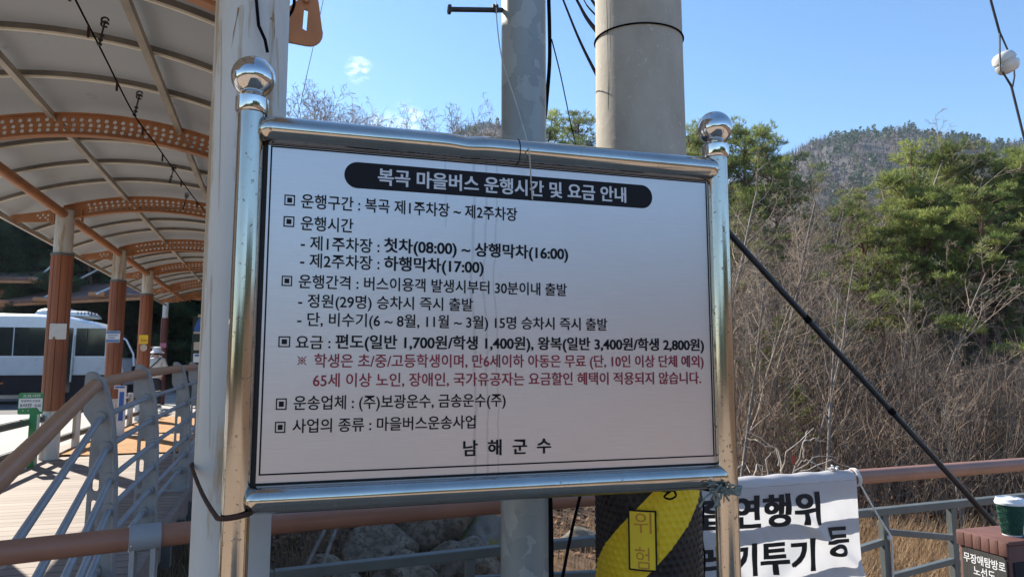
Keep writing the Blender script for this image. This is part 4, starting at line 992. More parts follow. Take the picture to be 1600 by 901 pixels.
# roof sheets, T strips, purlins
Y0, Y1 = 0.4, 24.2
def zr(u): return 3.885 - u * u / (2 * 3.62)
def roof_fn(u, v):
    y = Y0 + (Y1 - Y0) * v; w = -1.78 + 3.34 * u
    sag = 0.012 * math.sin(math.pi * ((y - 3.72) / 0.8575 % 1.0))
    return Vector((xa(y) + w, y, zr(w) + 0.02 + sag))
rf = MB(); rf.grid(roof_fn, 40, 104); part('roof_sheet', rf, M['roof'], ct)
ystr = [0.29 + 0.8575 * k for k in range(28)]
tsm = MB(); nst = 0
def strip(y, flange_=True):
    mb = MB(); n = 44; vs = []; fs = []
    prof = [(-0.022, 0.0), (0.022, 0.0), (0.022, -0.006), (0.006, -0.010), (0.006, -0.05), (-0.006, -0.05), (-0.006, -0.010), (-0.022, -0.006)]
    prof = [(-0.013, 0.006), (0.013, 0.006), (0.013, -0.008), (-0.013, -0.008)] if flange_ else [(-0.0095, 0.05), (0.0095, 0.05), (0.0095, 0.0061), (-0.0095, 0.0061)]
    for k in range(n + 1):
        w = -1.78 + 3.34 * k / n
        for (a, b) in prof: vs.append((xa(y) + w, y + a, zr(w) - 0.028 + b))
    m_ = len(prof)
    for k in range(n):
        for j in range(m_): fs.append((k * m_ + j, k * m_ + (j + 1) % m_, (k + 1) * m_ + (j + 1) % m_, (k + 1) * m_ + j))
    mb.add(vs, fs); return mb
for k, y in enumerate(ystr):
    if any(abs(y - q) < 0.2 for q in RIB_Y) or y > 24.1 or y < 0.4: continue
    o = part('roof_strip', strip(y), M['cream'], ct); part('web', strip(y, False), M['purlin'], o)  # web coloured darker than the cream flange to paint the strip's shaded side
for w in (-1.74, -0.42, 0.64, 1.52):
    mb = MB(); mb.bar((xa(Y0) + w, Y0, zr(w) - 0.062), (xa(Y1) + w, Y1, zr(w) - 0.062), 0.05 if abs(w) < 1.7 else 0.04, 0.055); part('purlin', mb, M['purlin_pale'], ct)
# side pipes between the columns and the columns
def colX(y): return xa(y) + cL
for i in range(len(RIB_Y) - 1):
    for c_ in (cL, cR):
        mb = MB(); a, b = RIB_Y[i], RIB_Y[i + 1]
        mb.tube([(xa(a) + c_, a + 0.10, zl(cL) + 0.07), (xa(b) + c_, b - 0.10, zl(cL) + 0.07)], 0.058, 20); part('side_pipe', mb, M['orange'], ct)
CRAD = 0.112
for i, y in enumerate(RIB_Y):
    for side, c_ in (('l', cL), ('r', cR)):
        if side == 'l' and i > 4: continue
        x = xa(y) + c_; top = zl(cL) + 0.13
        zg = 0.33 if side == 'l' else -1.6
        mb = MB(); mb.tube([(x, y, zg), (x, y, 1.5), (x, y, top)], CRAD, 32)
        o = part('column', mb, M['white_rust'], ct)
        if side == 'l':
            cl_ = MB(); n = 9; prof = []
            vs = []; ztop = 2.985 + 0.012 * (y - 10.5); zbot = 0.96
            ring_ = []
            for k in range(n):
                q0_, q1_ = 2 * math.pi * (k + 0.06) / n, 2 * math.pi * (k + 0.94) / n
                for (q, r) in ((2 * math.pi * k / n - 0.004, CRAD + 0.004), (2 * math.pi * k / n + 0.03, CRAD + 0.018), (2 * math.pi * (k + 0.5) / n, CRAD + 0.020), (2 * math.pi * (k + 1) / n - 0.03, CRAD + 0.018)): ring_.append((r * math.cos(q), r * math.sin(q)))
            m_ = len(ring_)
            cl_.add([(x + a, y + b, z) for z in (zbot, ztop) for a, b in ring_], [(k, (k + 1) % m_, m_ + (k + 1) % m_, m_ + k) for k in range(m_)] + [tuple(range(m_))[::-1], tuple(range(m_, 2 * m_))])
            part('cladding', cl_, M['clad'], o, angle=20)
            bd = MB(); bd.lathe([(CRAD + 0.02, ztop - 0.012), (CRAD + 0.026, ztop - 0.01), (CRAD + 0.026, ztop + 0.022), (CRAD + 0.001, ztop + 0.026)], (x, y, 0), 32)
            part('band', bd, M['frame_grey'], o)
# last thin column at the far end
mb = MB(); fx, fy = -4.12, 24.6; mb.tube([(fx, fy, 0.3), (fx, fy, 3.95)], 0.085, 20)
far_c = thing('steel_post', 'thin far post with white top and dark red lower half beyond the last canopy column', 'post', (fx, fy, 0.3))
part('shaft', mb, M['white_rust'], far_c)
mb = MB(); mb.tube([(fx, fy, 0.3), (fx, fy, 3.02)], 0.108, 14); part('cladding', mb, pm('dark_red_boards', (0.13, 0.035, 0.03), 0.6), far_c)
mb = MB(); mb.bar((fx - 0.3, fy, 3.98), (fx + 4.2, fy, 4.2), 0.12, 0.14); part('beam', mb, M['orange'], far_c)
mb = MB(); mb.tube([(fx + 0.1, fy - 0.05, 3.75), (fx + 1.15, fy - 0.7, 3.62)], 0.075, 14); part('arm', mb, M['orange'], far_c)
# cable hung below the purlin with hooks
cp_ = [onz(100, -40, 3.50), onz(118, 0, 3.50), onz(158, 78, 3.51), onz(210, 180, 3.48), onz(243, 225, 3.49), onz(275, 270, 3.47), onz(303, 309, 3.49), onz(325, 335, 3.47), onz(350, 362, 3.47), onz(380, 395, 3.47)]
cable('hanging_cable', cp_, 0.006, M['cable'], 'long black cable hung from hooks under the canopy roof', 'cable', n=6)
for k, (ax_, ay_, bx_, by_) in enumerate(((164, 34, 155, 70), (218, 148, 210, 181), (272, 262, 265, 285), (292, 305, 286, 326))):
    a = onz(ax_, ay_, 3.72); b = onz(bx_, by_, 3.49); b = Vector((a.x + (b.x - a.x) * 0.5, a.y, 3.51)) if k > 5 else b
    mb = MB(); mid = a * 0.45 + b * 0.55
    mb.tube([a, mid, b], 0.006, 6)
    for f_ in (0.62, 0.8, 0.98): mb.sphere(a * (1 - f_) + b * f_, 0.016, 8, 6, (1, 1, 0.7))
    for q in range(2):
        c = a + Vector((0, 0, 0.008 - 0.026 * q)); mb.tube([(c.x + 0.021 * math.cos(t), c.y, c.z + 0.019 * math.sin(t)) for t in [i * 0.5 for i in range(12)]], 0.0065, 6)
    solo('cable_hook', mb, M['wire'], ('wire hook with clamp holding the canopy cable, nearest to the picture top', 'second wire hook from the top holding the canopy cable', 'third wire hook holding the canopy cable, below the first perforated rib', 'fourth and farthest wire hook of the canopy cable')[k], 'hook', a, 'hooks on the canopy cable')
for k in range(9):
    t = 0.06 + 0.105 * k; i = int(t * (len(cp_) - 1)); p = cp_[i].lerp(cp_[min(i + 1, len(cp_) - 1)], t * (len(cp_) - 1) - i)
    mb = MB(); mb.bbox((p.x, p.y, p.z - 0.035), (0.014, 0.014, 0.07), 0.003)
    solo('cable_clip', mb, M['rust'], 'small rusty clip hanging from the black canopy cable', 'clip', p, 'clips along the canopy cable')

# ------------------------------------------------------------------ kiosk box and coffee cup
KX, KY, KZ = 1.985, 1.605, 1.04
kt = thing('kiosk_post', 'brown wooden box post with a charcoal face lettered in white', 'information post', (2.14, 1.72, 0))
mb = MB(); mb.bbox((KX + 0.165, KY + 0.083, KZ / 2 - 0.002), (0.326, 0.162, KZ - 0.022), 0.004); body = part('body', mb, M['kiosk'], kt)
mb = MB()
nb = 6
for k in range(nb):
    y = KY + 0.166 * (k + 0.5) / nb; mb.bbox((KX - 0.003, y, KZ - 0.024), (0.006, 0.166 / nb - 0.0016, 0.040), 0.0015)
part('board_trim', mb, M['kiosk'], kt)
mb = MB(); mb.bbox((KX + 0.165, KY + 0.083, KZ - 0.006), (0.335, 0.172, 0.012), 0.003); part('top', mb, M['kiosk'], kt)
mb = MB(); mb.bbox((KX + 0.14, KY - 0.001, KZ / 2 - 0.03), (0.25, 0.006, KZ - 0.06), 0.002); part('side_shade', mb, M['black_cloth'], kt)  # near-black sheet over the side facing the camera, standing in for its shade
pl = MB(); yy0, yy1, zz0, zz1 = KY + 0.004, KY + 0.146, 0.30, KZ - 0.047; o_ = []
for (cy_, cz_, q0_) in ((yy1 - 0.012, zz1 - 0.012, 0), (yy0 + 0.012, zz1 - 0.012, 90), (yy0 + 0.012, zz0 + 0.012, 180), (yy1 - 0.012, zz0 + 0.012, 270)):
    for k in range(5): q = R(q0_ + 22.5 * k); o_.append((cy_ + 0.012 * math.cos(q), cz_ + 0.012 * math.sin(q)))
pv, pf = plate([(-(y), z) for y, z in o_], [], 0.004)
pl.add([(KX - 0.0062 - v[2], -v[0], v[1]) for v in pv], pf)
plo = part('name_plate', pl, M['kiosk_dark'], kt)
tx = MB()
def kiosk_text(body, y_left, y_right, z0, z1):
    vs, fs = text_box(body, 0.02, 0, y_left - y_right, z0, z1)
    tx.add([(KX - 0.0088 - v[2], y_left - v[0], v[1]) for v in vs], fs)
def kio(px, py): p = onx_(px, py, KX - 0.009); return p
def onx_(px, py, X): d = ray(px, py); return EYE + d * (X / d.x)
a, b = kio(1507, 862), kio(1573, 881); a2, b2 = kio(1524, 881), kio(1557, 891)
kiosk_text('무장애탐방로', KY + 0.141, KY + 0.006, KZ - 0.088, KZ - 0.060)
kiosk_text('노선도', KY + 0.110, KY + 0.040, KZ - 0.121, KZ - 0.093)
part('lettering', tx, M['sign_white'], plo, smooth=False)
cx_, cy_, cz_ = 2.075, 1.662, KZ
cu = thing('paper_cup', 'dark green ripple paper coffee cup with white lid on the brown box post', 'cup', (cx_, cy_, cz_))
mb = MB(); nrib = 64; prof = []
def cupr(z): return 0.0285 + 0.0125 * z / 0.102
vs = []; fs = []; nz2 = 44
for j in range(nz2 + 1):
    z = 0.004 + 0.098 * j / nz2
    for k in range(256):
        q = 2 * math.pi * k / 256
        rr2 = cupr(z) + 0.0011 * math.sin(52 * q + 2.2 * math.sin(z * 330)) * (1 if 0.006 < z < 0.098 else 0)
        vs.append((cx_ + rr2 * math.cos(q), cy_ + rr2 * math.sin(q), cz_ + z))
for j in range(nz2):
    for k in range(256): fs.append((j * 256 + k, j * 256 + (k + 1) % 256, (j + 1) * 256 + (k + 1) % 256, (j + 1) * 256 + k))
mb.add(vs, fs)
def cup_mat():
    m, n, l, b = _nt('green_ripple_paper')
    tc = n.new('ShaderNodeTexCoord'); sx = n.new('ShaderNodeSeparateXYZ'); l.new(tc.outputs['Object'], sx.inputs[0])
    at = n.new('ShaderNodeMath'); at.operation = 'ARCTAN2'; l.new(sx.outputs['Y'], at.inputs[0]); l.new(sx.outputs['X'], at.inputs[1])
    zz = n.new('ShaderNodeMath'); zz.operation = 'MULTIPLY'; zz.inputs[1].default_value = 330; l.new(sx.outputs['Z'], zz.inputs[0])
    sn = n.new('ShaderNodeMath'); sn.operation = 'SINE'; l.new(zz.outputs[0], sn.inputs[0])
    a2_ = n.new('ShaderNodeMath'); a2_.operation = 'MULTIPLY'; a2_.inputs[1].default_value = 52; l.new(at.outputs[0], a2_.inputs[0])
    ad = n.new('ShaderNodeMath'); ad.operation = 'MULTIPLY_ADD'; ad.inputs[1].default_value = 2.2; l.new(sn.outputs[0], ad.inputs[0]); l.new(a2_.outputs[0], ad.inputs[2])
    s2 = n.new('ShaderNodeMath'); s2.operation = 'SINE'; l.new(ad.outputs[0], s2.inputs[0])
    rp = ramp(n, [(0.55, (0.004, 0.050, 0.032)), (0.95, (0.03, 0.125, 0.09))]); l.new(s2.outputs[0], rp.inputs[0])
    l.new(rp.outputs[0], b.inputs['Base Color']); b.inputs['Roughness'].default_value = 0.7
    return m
part('sleeve', mb, cup_mat(), cu)
mb = MB(); mb.lathe([(0.027, 0.0), (0.0285, 0.0005), (0.0287, 0.006), (0.027, 0.0065)], (cx_, cy_, cz_), 40); part('base', mb, M['lid'], cu)
mb = MB(); mb.lathe([(0.0405, 0.100), (0.0445, 0.1005), (0.0455, 0.104), (0.0455, 0.108), (0.0430, 0.1105), (0.0420, 0.116), (0.0400, 0.1205), (0.0385, 0.1215), (0.0365, 0.1200), (0.034, 0.1165), (0.02, 0.1155)], (cx_, cy_, cz_), 48)
mb.bbox((cx_ + 0.02, cy_ - 0.018, cz_ + 0.119), (0.02, 0.014, 0.006), 0.0025, Matrix.Rotation(R(-40), 3, 'Z'))
part('lid', mb, M['lid'], cu)
cu.scale = (0.89, 0.89, 0.91)

# ------------------------------------------------------------------ guy wires on the right
g0, g1, g2 = ony(1140, 365, 2.02), ony(1555, 820, 1.93), None
gd = (g1 - g0)
gt = thing('guy_wire', 'thick dark guy wire in a glossy sheath slanting down to the lower right', 'guy wire', g0 + gd * 1.9)
mb = MB(); a = g0 - gd * 0.28; mb.tube([a, g0, g1, g0 + gd * 1.9], 0.0103, 14); part('sheath', mb, pm('dark_grey_sheath', (0.03, 0.03, 0.032), 0.28, 0.3, 0.3, 10), gt)
for f_ in (0.285, 0.60):
    mb = MB(); p = g0 + gd * f_; mb.tube([p - gd.normalized() * 0.012, p + gd.normalized() * 0.012], 0.0112, 14); part('clamp', mb, M['cable'], gt)
i0, i1 = ony(1548, 0, 2.2), ony(1600, 215, 2.2)
iv = (i1 - i0).normalized(); ic = ony(1571.5, 98, 2.2)
it = thing('guy_wire', 'thin steel guy wire with a white egg insulator at the upper right', 'guy wire', i1)
mb = MB(); mb.tube([i0 - iv * 2.5, i0 + iv * 0.02, ony(1562, 52, 2.2)], 0.0052, 8)
mb.tube([ony(1562, 52, 2.2), ony(1562, 80, 2.18), ony(1563, 112, 2.17)], 0.0038, 8); mb.tube([ony(1562, 50, 2.2), ony(1577, 84, 2.21), ony(1579, 98, 2.21)], 0.0038, 8)
mb.tube([ony(1566, 112, 2.17), ony(1580, 134, 2.2), i1, i1 + iv * 3.2], [0.0038, 0.0052, 0.0052, 0.0052], 8); mb.tube([ony(1584, 104, 2.22), ony(1585, 120, 2.21), ony(1582, 136, 2.2)], 0.0038, 8)
part('strand', mb, M['wire'], it)
mb = MB(); mb.lathe([(0.012, -0.048), (0.030, -0.045), (0.042, -0.034), (0.047, -0.016), (0.047, -0.006), (0.040, -0.002), (0.040, 0.004), (0.047, 0.008), (0.046, 0.02), (0.040, 0.036), (0.028, 0.045), (0.012, 0.048)], (ic.x, ic.y, ic.z), 28, Matrix(((0.9, 0.15, 0.4), (-0.1, 0.98, -0.15), (-0.42, 0.1, 0.9))).inverted())
part('insulator', mb, M['insul'], it)
cable('overhead_wire', [ony(512, -40, 7.5), ony(505, 0, 7.5), ony(489, 75, 8.2), ony(474, 142, 9), ony(440, 300, 11)], 0.004, M['wire'], 'thin wire crossing the sky beside the white pole', 'wire', n=5)

# ------------------------------------------------------------------ left side: guard rail, signs, bus, shelters
gt2 = thing('guard_rail', 'low double beam guard rail with pale posts along the left edge of the boardwalk', 'guard rail', (-3.1, 11, 0.33))
def grX(y): return leftX(y) - 0.02
for z, hh in ((0.865, 0.085), (0.53, 0.085)):
    mb = MB()
    for i in range(17):
        a, b = 2.6 + i, 3.6 + i
        mb.bar((grX(a) + 0.03, a, z + 0.02), (grX(b) + 0.03, b, z + 0.02), 0.05, 0.036); mb.bar((grX(a) + 0.035, a, z - 0.022), (grX(b) + 0.035, b, z - 0.022), 0.05, 0.036)
        mb.bar((grX(a) + 0.02, a, z), (grX(b) + 0.02, b, z), 0.03, 0.09)
    part('beam', mb, M['frame_grey'], gt2)
for y in (4.5, 6.3, 8.1, 9.94, 11.8, 13.5, 15.6, 17.6):
    mb = MB(); x = grX(y) + 0.10; mb.bbox((x, y, 0.66), (0.09, 0.07, 0.66), 0.006); part('post', mb, M['white_rust'], gt2)

def signtexts(parent, items, mat, Y, n=(0, -1)):
    for (body, off, x0, x1, z0, z1) in items:
        mb = MB(); vs, fs = text_box(body, off, x0, x1, z0, z1, ref=body if len(body) < 3 else '시간'); mb.add([(v[0], Y - v[2], v[1]) for v in vs], fs)
        part('lettering', mb, mat, parent, smooth=False)
def rrect(x0, x1, z0, z1, r):
    o = []
    for (cx__, cz__, q0) in ((x1 - r, z1 - r, 0), (x0 + r, z1 - r, 90), (x0 + r, z0 + r, 180), (x1 - r, z0 + r, 270)):
        for k in range(5): q = R(q0 + 22.5 * k); o.append((cx__ + r * math.cos(q), cz__ + r * math.sin(q)))
    return o
def vplate(mb, outline, Y, t):
    vs, fs = plate(outline, [], t); mb.add([(v[0], Y + v[2], v[1]) for v in vs], fs); return mb
# green sign
GYs = 9.75
gs = thing('walking_time_sign', 'small green and white walking time sign on a flat green post by the guard rail', 'sign', (-3.01, GYs, 0.33))
x0, x1, z0, z1 = -3.165, -2.905, 0.965, 1.215
mb = MB(); mb.bbox((-3.01, GYs + 0.03, 0.66), (0.075, 0.02, 0.64), 0.003); part('post', mb, M['green_sign'], gs)
mb = MB(); vplate(mb, rrect(x0, x1, z0, z1, 0.02), GYs, 0.012); bd_ = part('board', mb, M['green_sign'], gs, smooth=False)
mb = MB(); o_ = [(x0 + 0.008, z0 + 0.075), (x0 + 0.2, z0 + 0.08), (x1 - 0.03, z0 + 0.035), (x1 - 0.008, z0 + 0.03), (x1 - 0.008, z1 - 0.062), (x0 + 0.008, z1 - 0.062)]
vplate(mb, o_, GYs - 0.007, 0.003); part('white_field', mb, M['sign_white'], bd_, smooth=False)
signtexts(bd_, [('소요시간', 0.02, x0 + 0.045, x1 - 0.03, z1 - 0.048, z1 - 0.016)], M['sign_white'], GYs - 0.0085)
signtexts(bd_, [('2시간', 0.03, x0 + 0.02, x0 + 0.145, z0 + 0.087, z0 + 0.128), ('소요', 0.01, x0 + 0.17, x1 - 0.02, z0 + 0.09, z0 + 0.12), ('정상까지 도보로', 0.01, x0 + 0.03, x1 - 0.03, z0 + 0.145, z0 + 0.172)], M['ink'], GYs - 0.0105)
mb = MB(); o_ = [(x1 - 0.085, z0 + 0.012), (x1 - 0.012, z0 + 0.012), (x1 - 0.012, z0 + 0.06), (x1 - 0.03, z0 + 0.062), (x1 - 0.05, z0 + 0.045), (x1 - 0.07, z0 + 0.035)]
mb2 = MB()
for xx in (x0 + 0.055, x0 + 0.11): mb2.sphere((xx, GYs - 0.007, z0 + 0.045), 0.006, 10, 6, (1, 0.3, 1))
part('marks', mb2, M['sign_white'], bd_)
# notices fixed to the columns
def notice(name, px0, px1, py0, py1, Y, mat, lab, t=0.006):
    a, b = ony(px0, py0, Y), ony(px1, py1, Y); mb = MB(); vplate(mb, rrect(a.x, b.x, b.z, a.z, 0.01), Y, t)
    o = solo(name, mb, mat, lab, 'notice', ((a.x + b.x) / 2, Y, b.z), smooth=False); return o, a, b
Yc = RIB_Y[2] - 0.145
o, a, b = notice('blank_notice', 78, 103, 505, 530, Yc, M['paper'], 'blank white sheet with torn lower edge on the nearest brown clad column')
mb = MB(); vplate(mb, [(a.x + 0.04, b.z - 0.001), (a.x + 0.075, b.z - 0.001), (a.x + 0.07, b.z + 0.03), (a.x + 0.05, b.z + 0.035)], Yc - 0.0045, 0.002); part('tear', mb, M['clad'], o, smooth=False)
Yc = RIB_Y[3] - 0.145
o, a, b = notice('parking_notice', 166, 187, 516.5, 535, Yc, M['sign_white'], 'blue and white notice plate on the second brown clad column')
mb = MB()
for zz0, zz1 in ((b.z + 0.004, b.z + 0.055), (a.z - 0.05, a.z - 0.004)): vplate(mb, [(a.x + 0.005, zz0), (b.x - 0.005, zz0), (b.x - 0.005, zz1), (a.x + 0.005, zz1)], Yc - 0.004, 0.003)
part('bands', mb, M['soft_blue'], o, smooth=False)
mb = MB(); rnd = random.Random(3)
for row in range(2):
    for k in range(7):
        if rnd.random() < 0.2: continue
        xx = a.x + 0.03 + k * (b.x - a.x - 0.06) / 7; zz = b.z + 0.085 + row * 0.04; mb.box((xx + 0.01, Yc - 0.0045, zz), (0.02, 0.002, 0.02))
part('print', mb, M['soft_blue'], o, smooth=False)
Yc = RIB_Y[4] - 0.145
o, a, b = notice('distance_notice', 217.5, 231, 523, 537, Yc, M['yellow_sign'], 'yellow notice with orange 2m lettering on the third brown clad column')
mb = MB(); vplate(mb, [(a.x + 0.012, b.z + 0.035), (b.x - 0.012, b.z + 0.035), (b.x - 0.012, a.z - 0.05), (a.x + 0.012, a.z - 0.05)], Yc - 0.004, 0.003); part('white_field', mb, M['yellow_sign'], o, smooth=False)
signtexts(o, [('2m', 0.03, a.x + 0.03, b.x - 0.03, b.z + 0.045, b.z + 0.115)], M['orange_ink'], Yc - 0.007)
mb = MB(); p = ony(224.5, 543, Yc); vplate(mb, [(p.x + 0.068 * math.cos(q), p.z + 0.075 * math.sin(q)) for q in [2 * math.pi * k / 24 for k in range(24)]], Yc, 0.006)
solo('round_notice', mb, M['beige'], 'round beige disc below the yellow 2m notice', 'notice', (p.x, Yc, p.z - 0.07), smooth=False)
Yc = 24.45
o, a, b = notice('pink_notice', 250, 259.5, 535.5, 543, Yc, M['pink_sign'], 'small pink plate on the thin far post')

# bus
bt = thing('minibus', 'white and dark plum minibus parked sideways behind the brown clad columns', 'bus', (-8.5, 27, 0.305))
BF, BR_, BS, BW = -5.62, -12.6, 26.0, 2.2           # front x, rear x, near side y, width
def bx(px): return ony(px, 560, BS).x
def bz(py, px=80): return ony(px, py, BS).z
zf = 0.62
prof = [(BF + 0.02, zf), (BF + 0.10, 1.25), (BF + 0.02, 1.75), (BF - 0.35, 2.55), (BF - 0.75, 2.92), (BF - 1.5, 3.10), (BF - 2.6, 3.17), (BR_ + 0.5, 3.17), (BR_ + 0.12, 3.05), (BR_, 2.8), (BR_, zf)]
def bus_shell(x_in, prof, y0, y1, inset=0.10):
    vs, fs = [], []
    n = len(prof)
    for (y, s_) in ((y0, inset), (y0 - 0.0 + 0.12, 0.0), (y1 - 0.12, 0.0), (y1, inset)):
        for (x, z) in prof:
            k = 1 if z > 2.6 else 0
            vs.append((x, y, z - s_ * k))
    for r_ in range(3):
        for k in range(n): fs.append((r_ * n + k, r_ * n + (k + 1) % n, (r_ + 1) * n + (k + 1) % n, (r_ + 1) * n + k))
    fs.append(tuple(range(n))[::-1]); fs.append(tuple(3 * n + k for k in range(n)))
    mb = MB(); mb.add(vs, fs); return mb
part('body', bus_shell(0, prof, BS, BS + BW), M['bus_white'], bt)
lw_ = bz(583); wb, wt = bz(555), bz(510)
mb = MB(); mb.add([(BF + 0.07, BS - 0.012, zf - 0.02), (BF + 0.105, BS - 0.012, 1.22), (BR_, BS - 0.012, 1.22), (BR_, BS - 0.012, zf - 0.02), (BF + 0.07, BS + 0.05, zf - 0.02), (BF + 0.105, BS + 0.05, 1.22), (BR_, BS + 0.05, 1.22), (BR_, BS + 0.05, zf - 0.02)], [(0, 1, 2, 3), (0, 4, 5, 1), (1, 5, 6, 2), (3, 2, 6, 7), (0, 3, 7, 4)])
part('lower_panel', mb, M['bus_dark'], bt)
mb = MB(); vplate(mb, [(BR_, 1.225), (BF + 0.09, 1.225), (BF + 0.02, 1.78), (BR_, 1.78)], BS - 0.006, 0.012); part('side_panel', mb, M['bus_silver'], bt, smooth=False)
wz0, wz1 = 1.83, 2.73
for (xa_, xb_) in ((bx(78), BR_ + 0.25), ):
    pass
def window(x0, x1, z0=wz0, z1=wz1, slant=0.0):
    mb = MB(); vplate(mb, [(x0, z0), (x1, z0), (x1 - slant, z1), (x0, z1)], BS - 0.010, 0.016); o = part('window', mb, M['glass'], bt, smooth=False)
    fm = MB()
    for q in (0.38,): fm.box((x0 + (x1 - x0) * q, BS - 0.02, (z0 + z1) / 2), (0.025, 0.006, z1 - z0))
    part('divider', fm, M['black_cloth'], o, smooth=False)
window(bx(20), bx(76)); window(bx(-60), bx(18)); window(bx(-140), bx(-62))
window(bx(117), bx(163)); window(bx(167), bx(200), wz0, wz1 - 0.02, 0.28)
mb = MB(); vplate(mb, [(bx(78), zf + 0.05), (bx(112), zf + 0.05), (bx(112), wz1), (bx(78), wz1)], BS - 0.014, 0.02); dr = part('door', mb, M['glass'], bt, smooth=False)
mb = MB(); mb.tube([(bx(113), BS - 0.07, 1.0), (bx(114), BS - 0.08, 2.0), (bx(114.5), BS - 0.07, 2.5)], 0.03, 10); part('handle', mb, M['bus_silver'], dr)
mb = MB()
def acf(u, v):
    return None
x_a, x_b = bx(42), bx(131); n = 24; vs, fs = [], []
acp = [(0, 0), (0.015, 0.10), (0.05, 0.2), (0.14, 0.25), (0.6, 0.25), (0.62, 0.19), (0.93, 0.18), (0.985, 0.10), (1, 0)]
for (y, s_) in ((BS + 0.35, 0.7), (BS + 0.55, 1), (BS + 1.65, 1), (BS + 1.85, 0.7)):
    for (t, z) in acp: vs.append((x_a + (x_b - x_a) * t, y, 3.14 + z * s_))
m_ = len(acp)
for r_ in range(3):
    for k in range(m_ - 1): fs.append((r_ * m_ + k, r_ * m_ + k + 1, (r_ + 1) * m_ + k + 1, (r_ + 1) * m_ + k))
fs.append(tuple(range(m_))); fs.append(tuple(3 * m_ + k for k in range(m_))[::-1])
mb.add(vs, fs); acu = part('roof_air_conditioner', mb, M['bus_white'], bt, angle=25)
mb = MB()
for k in range(7): mb.box((bx(112) + 0.1 * k, BS + 0.36, 3.235), (0.03, 0.02, 0.1))
part('vents', mb, M['bus_dark'], acu)
for x in (BF - 1.35, BR_ + 1.4):
    w = MB(); w.lathe([(0.28, -0.12), (0.40, -0.12), (0.42, -0.08), (0.42, 0.10), (0.40, 0.13), (0.28, 0.13)], (x, BS + 0.14, 0.725), 32, Matrix(((1, 0, 0), (0, 0, 1), (0, 1, 0)))); wo = part('wheel', w, M['tyre'], bt)
    h_ = MB(); h_.lathe([(0.05, -0.10), (0.20, -0.08), (0.27, -0.10), (0.27, 0.0)], (x, BS + 0.12, 0.725), 24, Matrix(((1, 0, 0), (0, 0, 1), (0, 1, 0)))); part('rim', h_, M['bus_silver'], wo)
mb = MB(); mb.tube([(BF - 0.30, BS + 0.05, 2.65), (BF + 0.15, BS - 0.05, 2.35), (BF + 0.38, BS - 0.08, 1.9), (BF + 0.43, BS - 0.1, 1.45)], [0.025, 0.03, 0.03, 0.035], 8); mir = part('mirror_arm', mb, M['bus_white'], bt)
mb = MB(); mb.bbox((BF + 0.42, BS - 0.1, 1.35), (0.1, 0.2, 0.32), 0.03); part('mirror', mb, M['bus_dark'], mir)
mb = MB(); mb.box((bx(4), BS - 0.02, bz(598)), (0.14, 0.012, 0.05)); part('side_marker', mb, M['orange_ink'], bt)
mb = MB(); mb.bbox((BF + 0.02, BS + BW / 2, 0.75), (0.2, BW - 0.2, 0.26), 0.05); part('bumper', mb, M['bus_dark'], bt)
wsv = MB(); wsv.add([(BF + 0.035, BS + 0.15, 1.78), (BF + 0.035, BS + BW - 0.15, 1.78), (BF - 0.34, BS + BW - 0.2, 2.56), (BF - 0.34, BS + 0.2, 2.56)], [(0, 1, 2, 3)]); wsv.move(lambda v: v + Vector((0.012, 0, 0.006))); part('windscreen', wsv, M['glass'], bt, smooth=False)

# bus stop shelters with brown roofs and white tie rods
def shelter(name, pts, lab, ties, posts, hang):
    P = [dep(px, py, D) for px, py, D in pts]; base = Vector((P[0].x, P[0].y, 0.3))
    t = thing(name, lab, 'shelter', base); n = (P[1] - P[0]).cross(P[3] - P[0]).normalized() * 0.06
    mb = MB(); mb.add([p + n for p in P] + [p - n for p in P], [(0, 1, 2, 3), (7, 6, 5, 4), (0, 4, 5, 1), (1, 5, 6, 2), (2, 6, 7, 3), (3, 7, 4, 0)]); part('roof', mb, M['shelter'], t, smooth=False)
    mb = MB(); mb.bar(P[0] - Vector((0, 0, 0.14)), P[1] - Vector((0, 0, 0.14)), 0.1, 0.12); part('eave_beam', mb, M['orange'], t)
    for (a, b) in ties: mb = MB(); mb.tube([dep(*a), dep(*b)], 0.045, 8); part('tie_rod', mb, M['white'], t)
    for (px, py, D) in posts:
        p = dep(px, py, D); mb = MB(); mb.tube([p, (p.x, p.y, 0.28)], 0.10, 14); part('post', mb, M['orange'], t)
    for (px, py, D) in hang:
        p = dep(px, py, D); mb = MB(); mb.tube([p + Vector((-0.3, 0.1, 0.02)), p + Vector((0.35, -0.15, -0.02))], 0.11, 12); part('bracket', mb, M['orange'], t)
def dep(px, py, D): return EYE + ray(px, py) * D
shelter('bus_shelter', [(-60, 434, 31), (83, 436, 31), (84, 422, 34), (-70, 421, 34)], 'farther bus shelter with a flat brown roof at the far left edge', [((56, 437, 30.6), (130, 372, 33))], [(-50, 434, 32), (6.5, 436, 32)], [(58, 437, 30.8)])
shelter('bus_shelter', [(2, 472, 31), (238, 460, 28.5), (238, 436, 32), (70, 452, 34)], 'nearer bus shelter with a sunlit brown roof and white tie rods beyond the columns', [((67, 466, 30), (166, 414, 33)), ((151, 459, 29), (262, 409, 33))], [(20, 472, 33), (226, 462, 31.5)], [(8, 472, 31), (65, 468, 30), (152, 460, 29.2)])

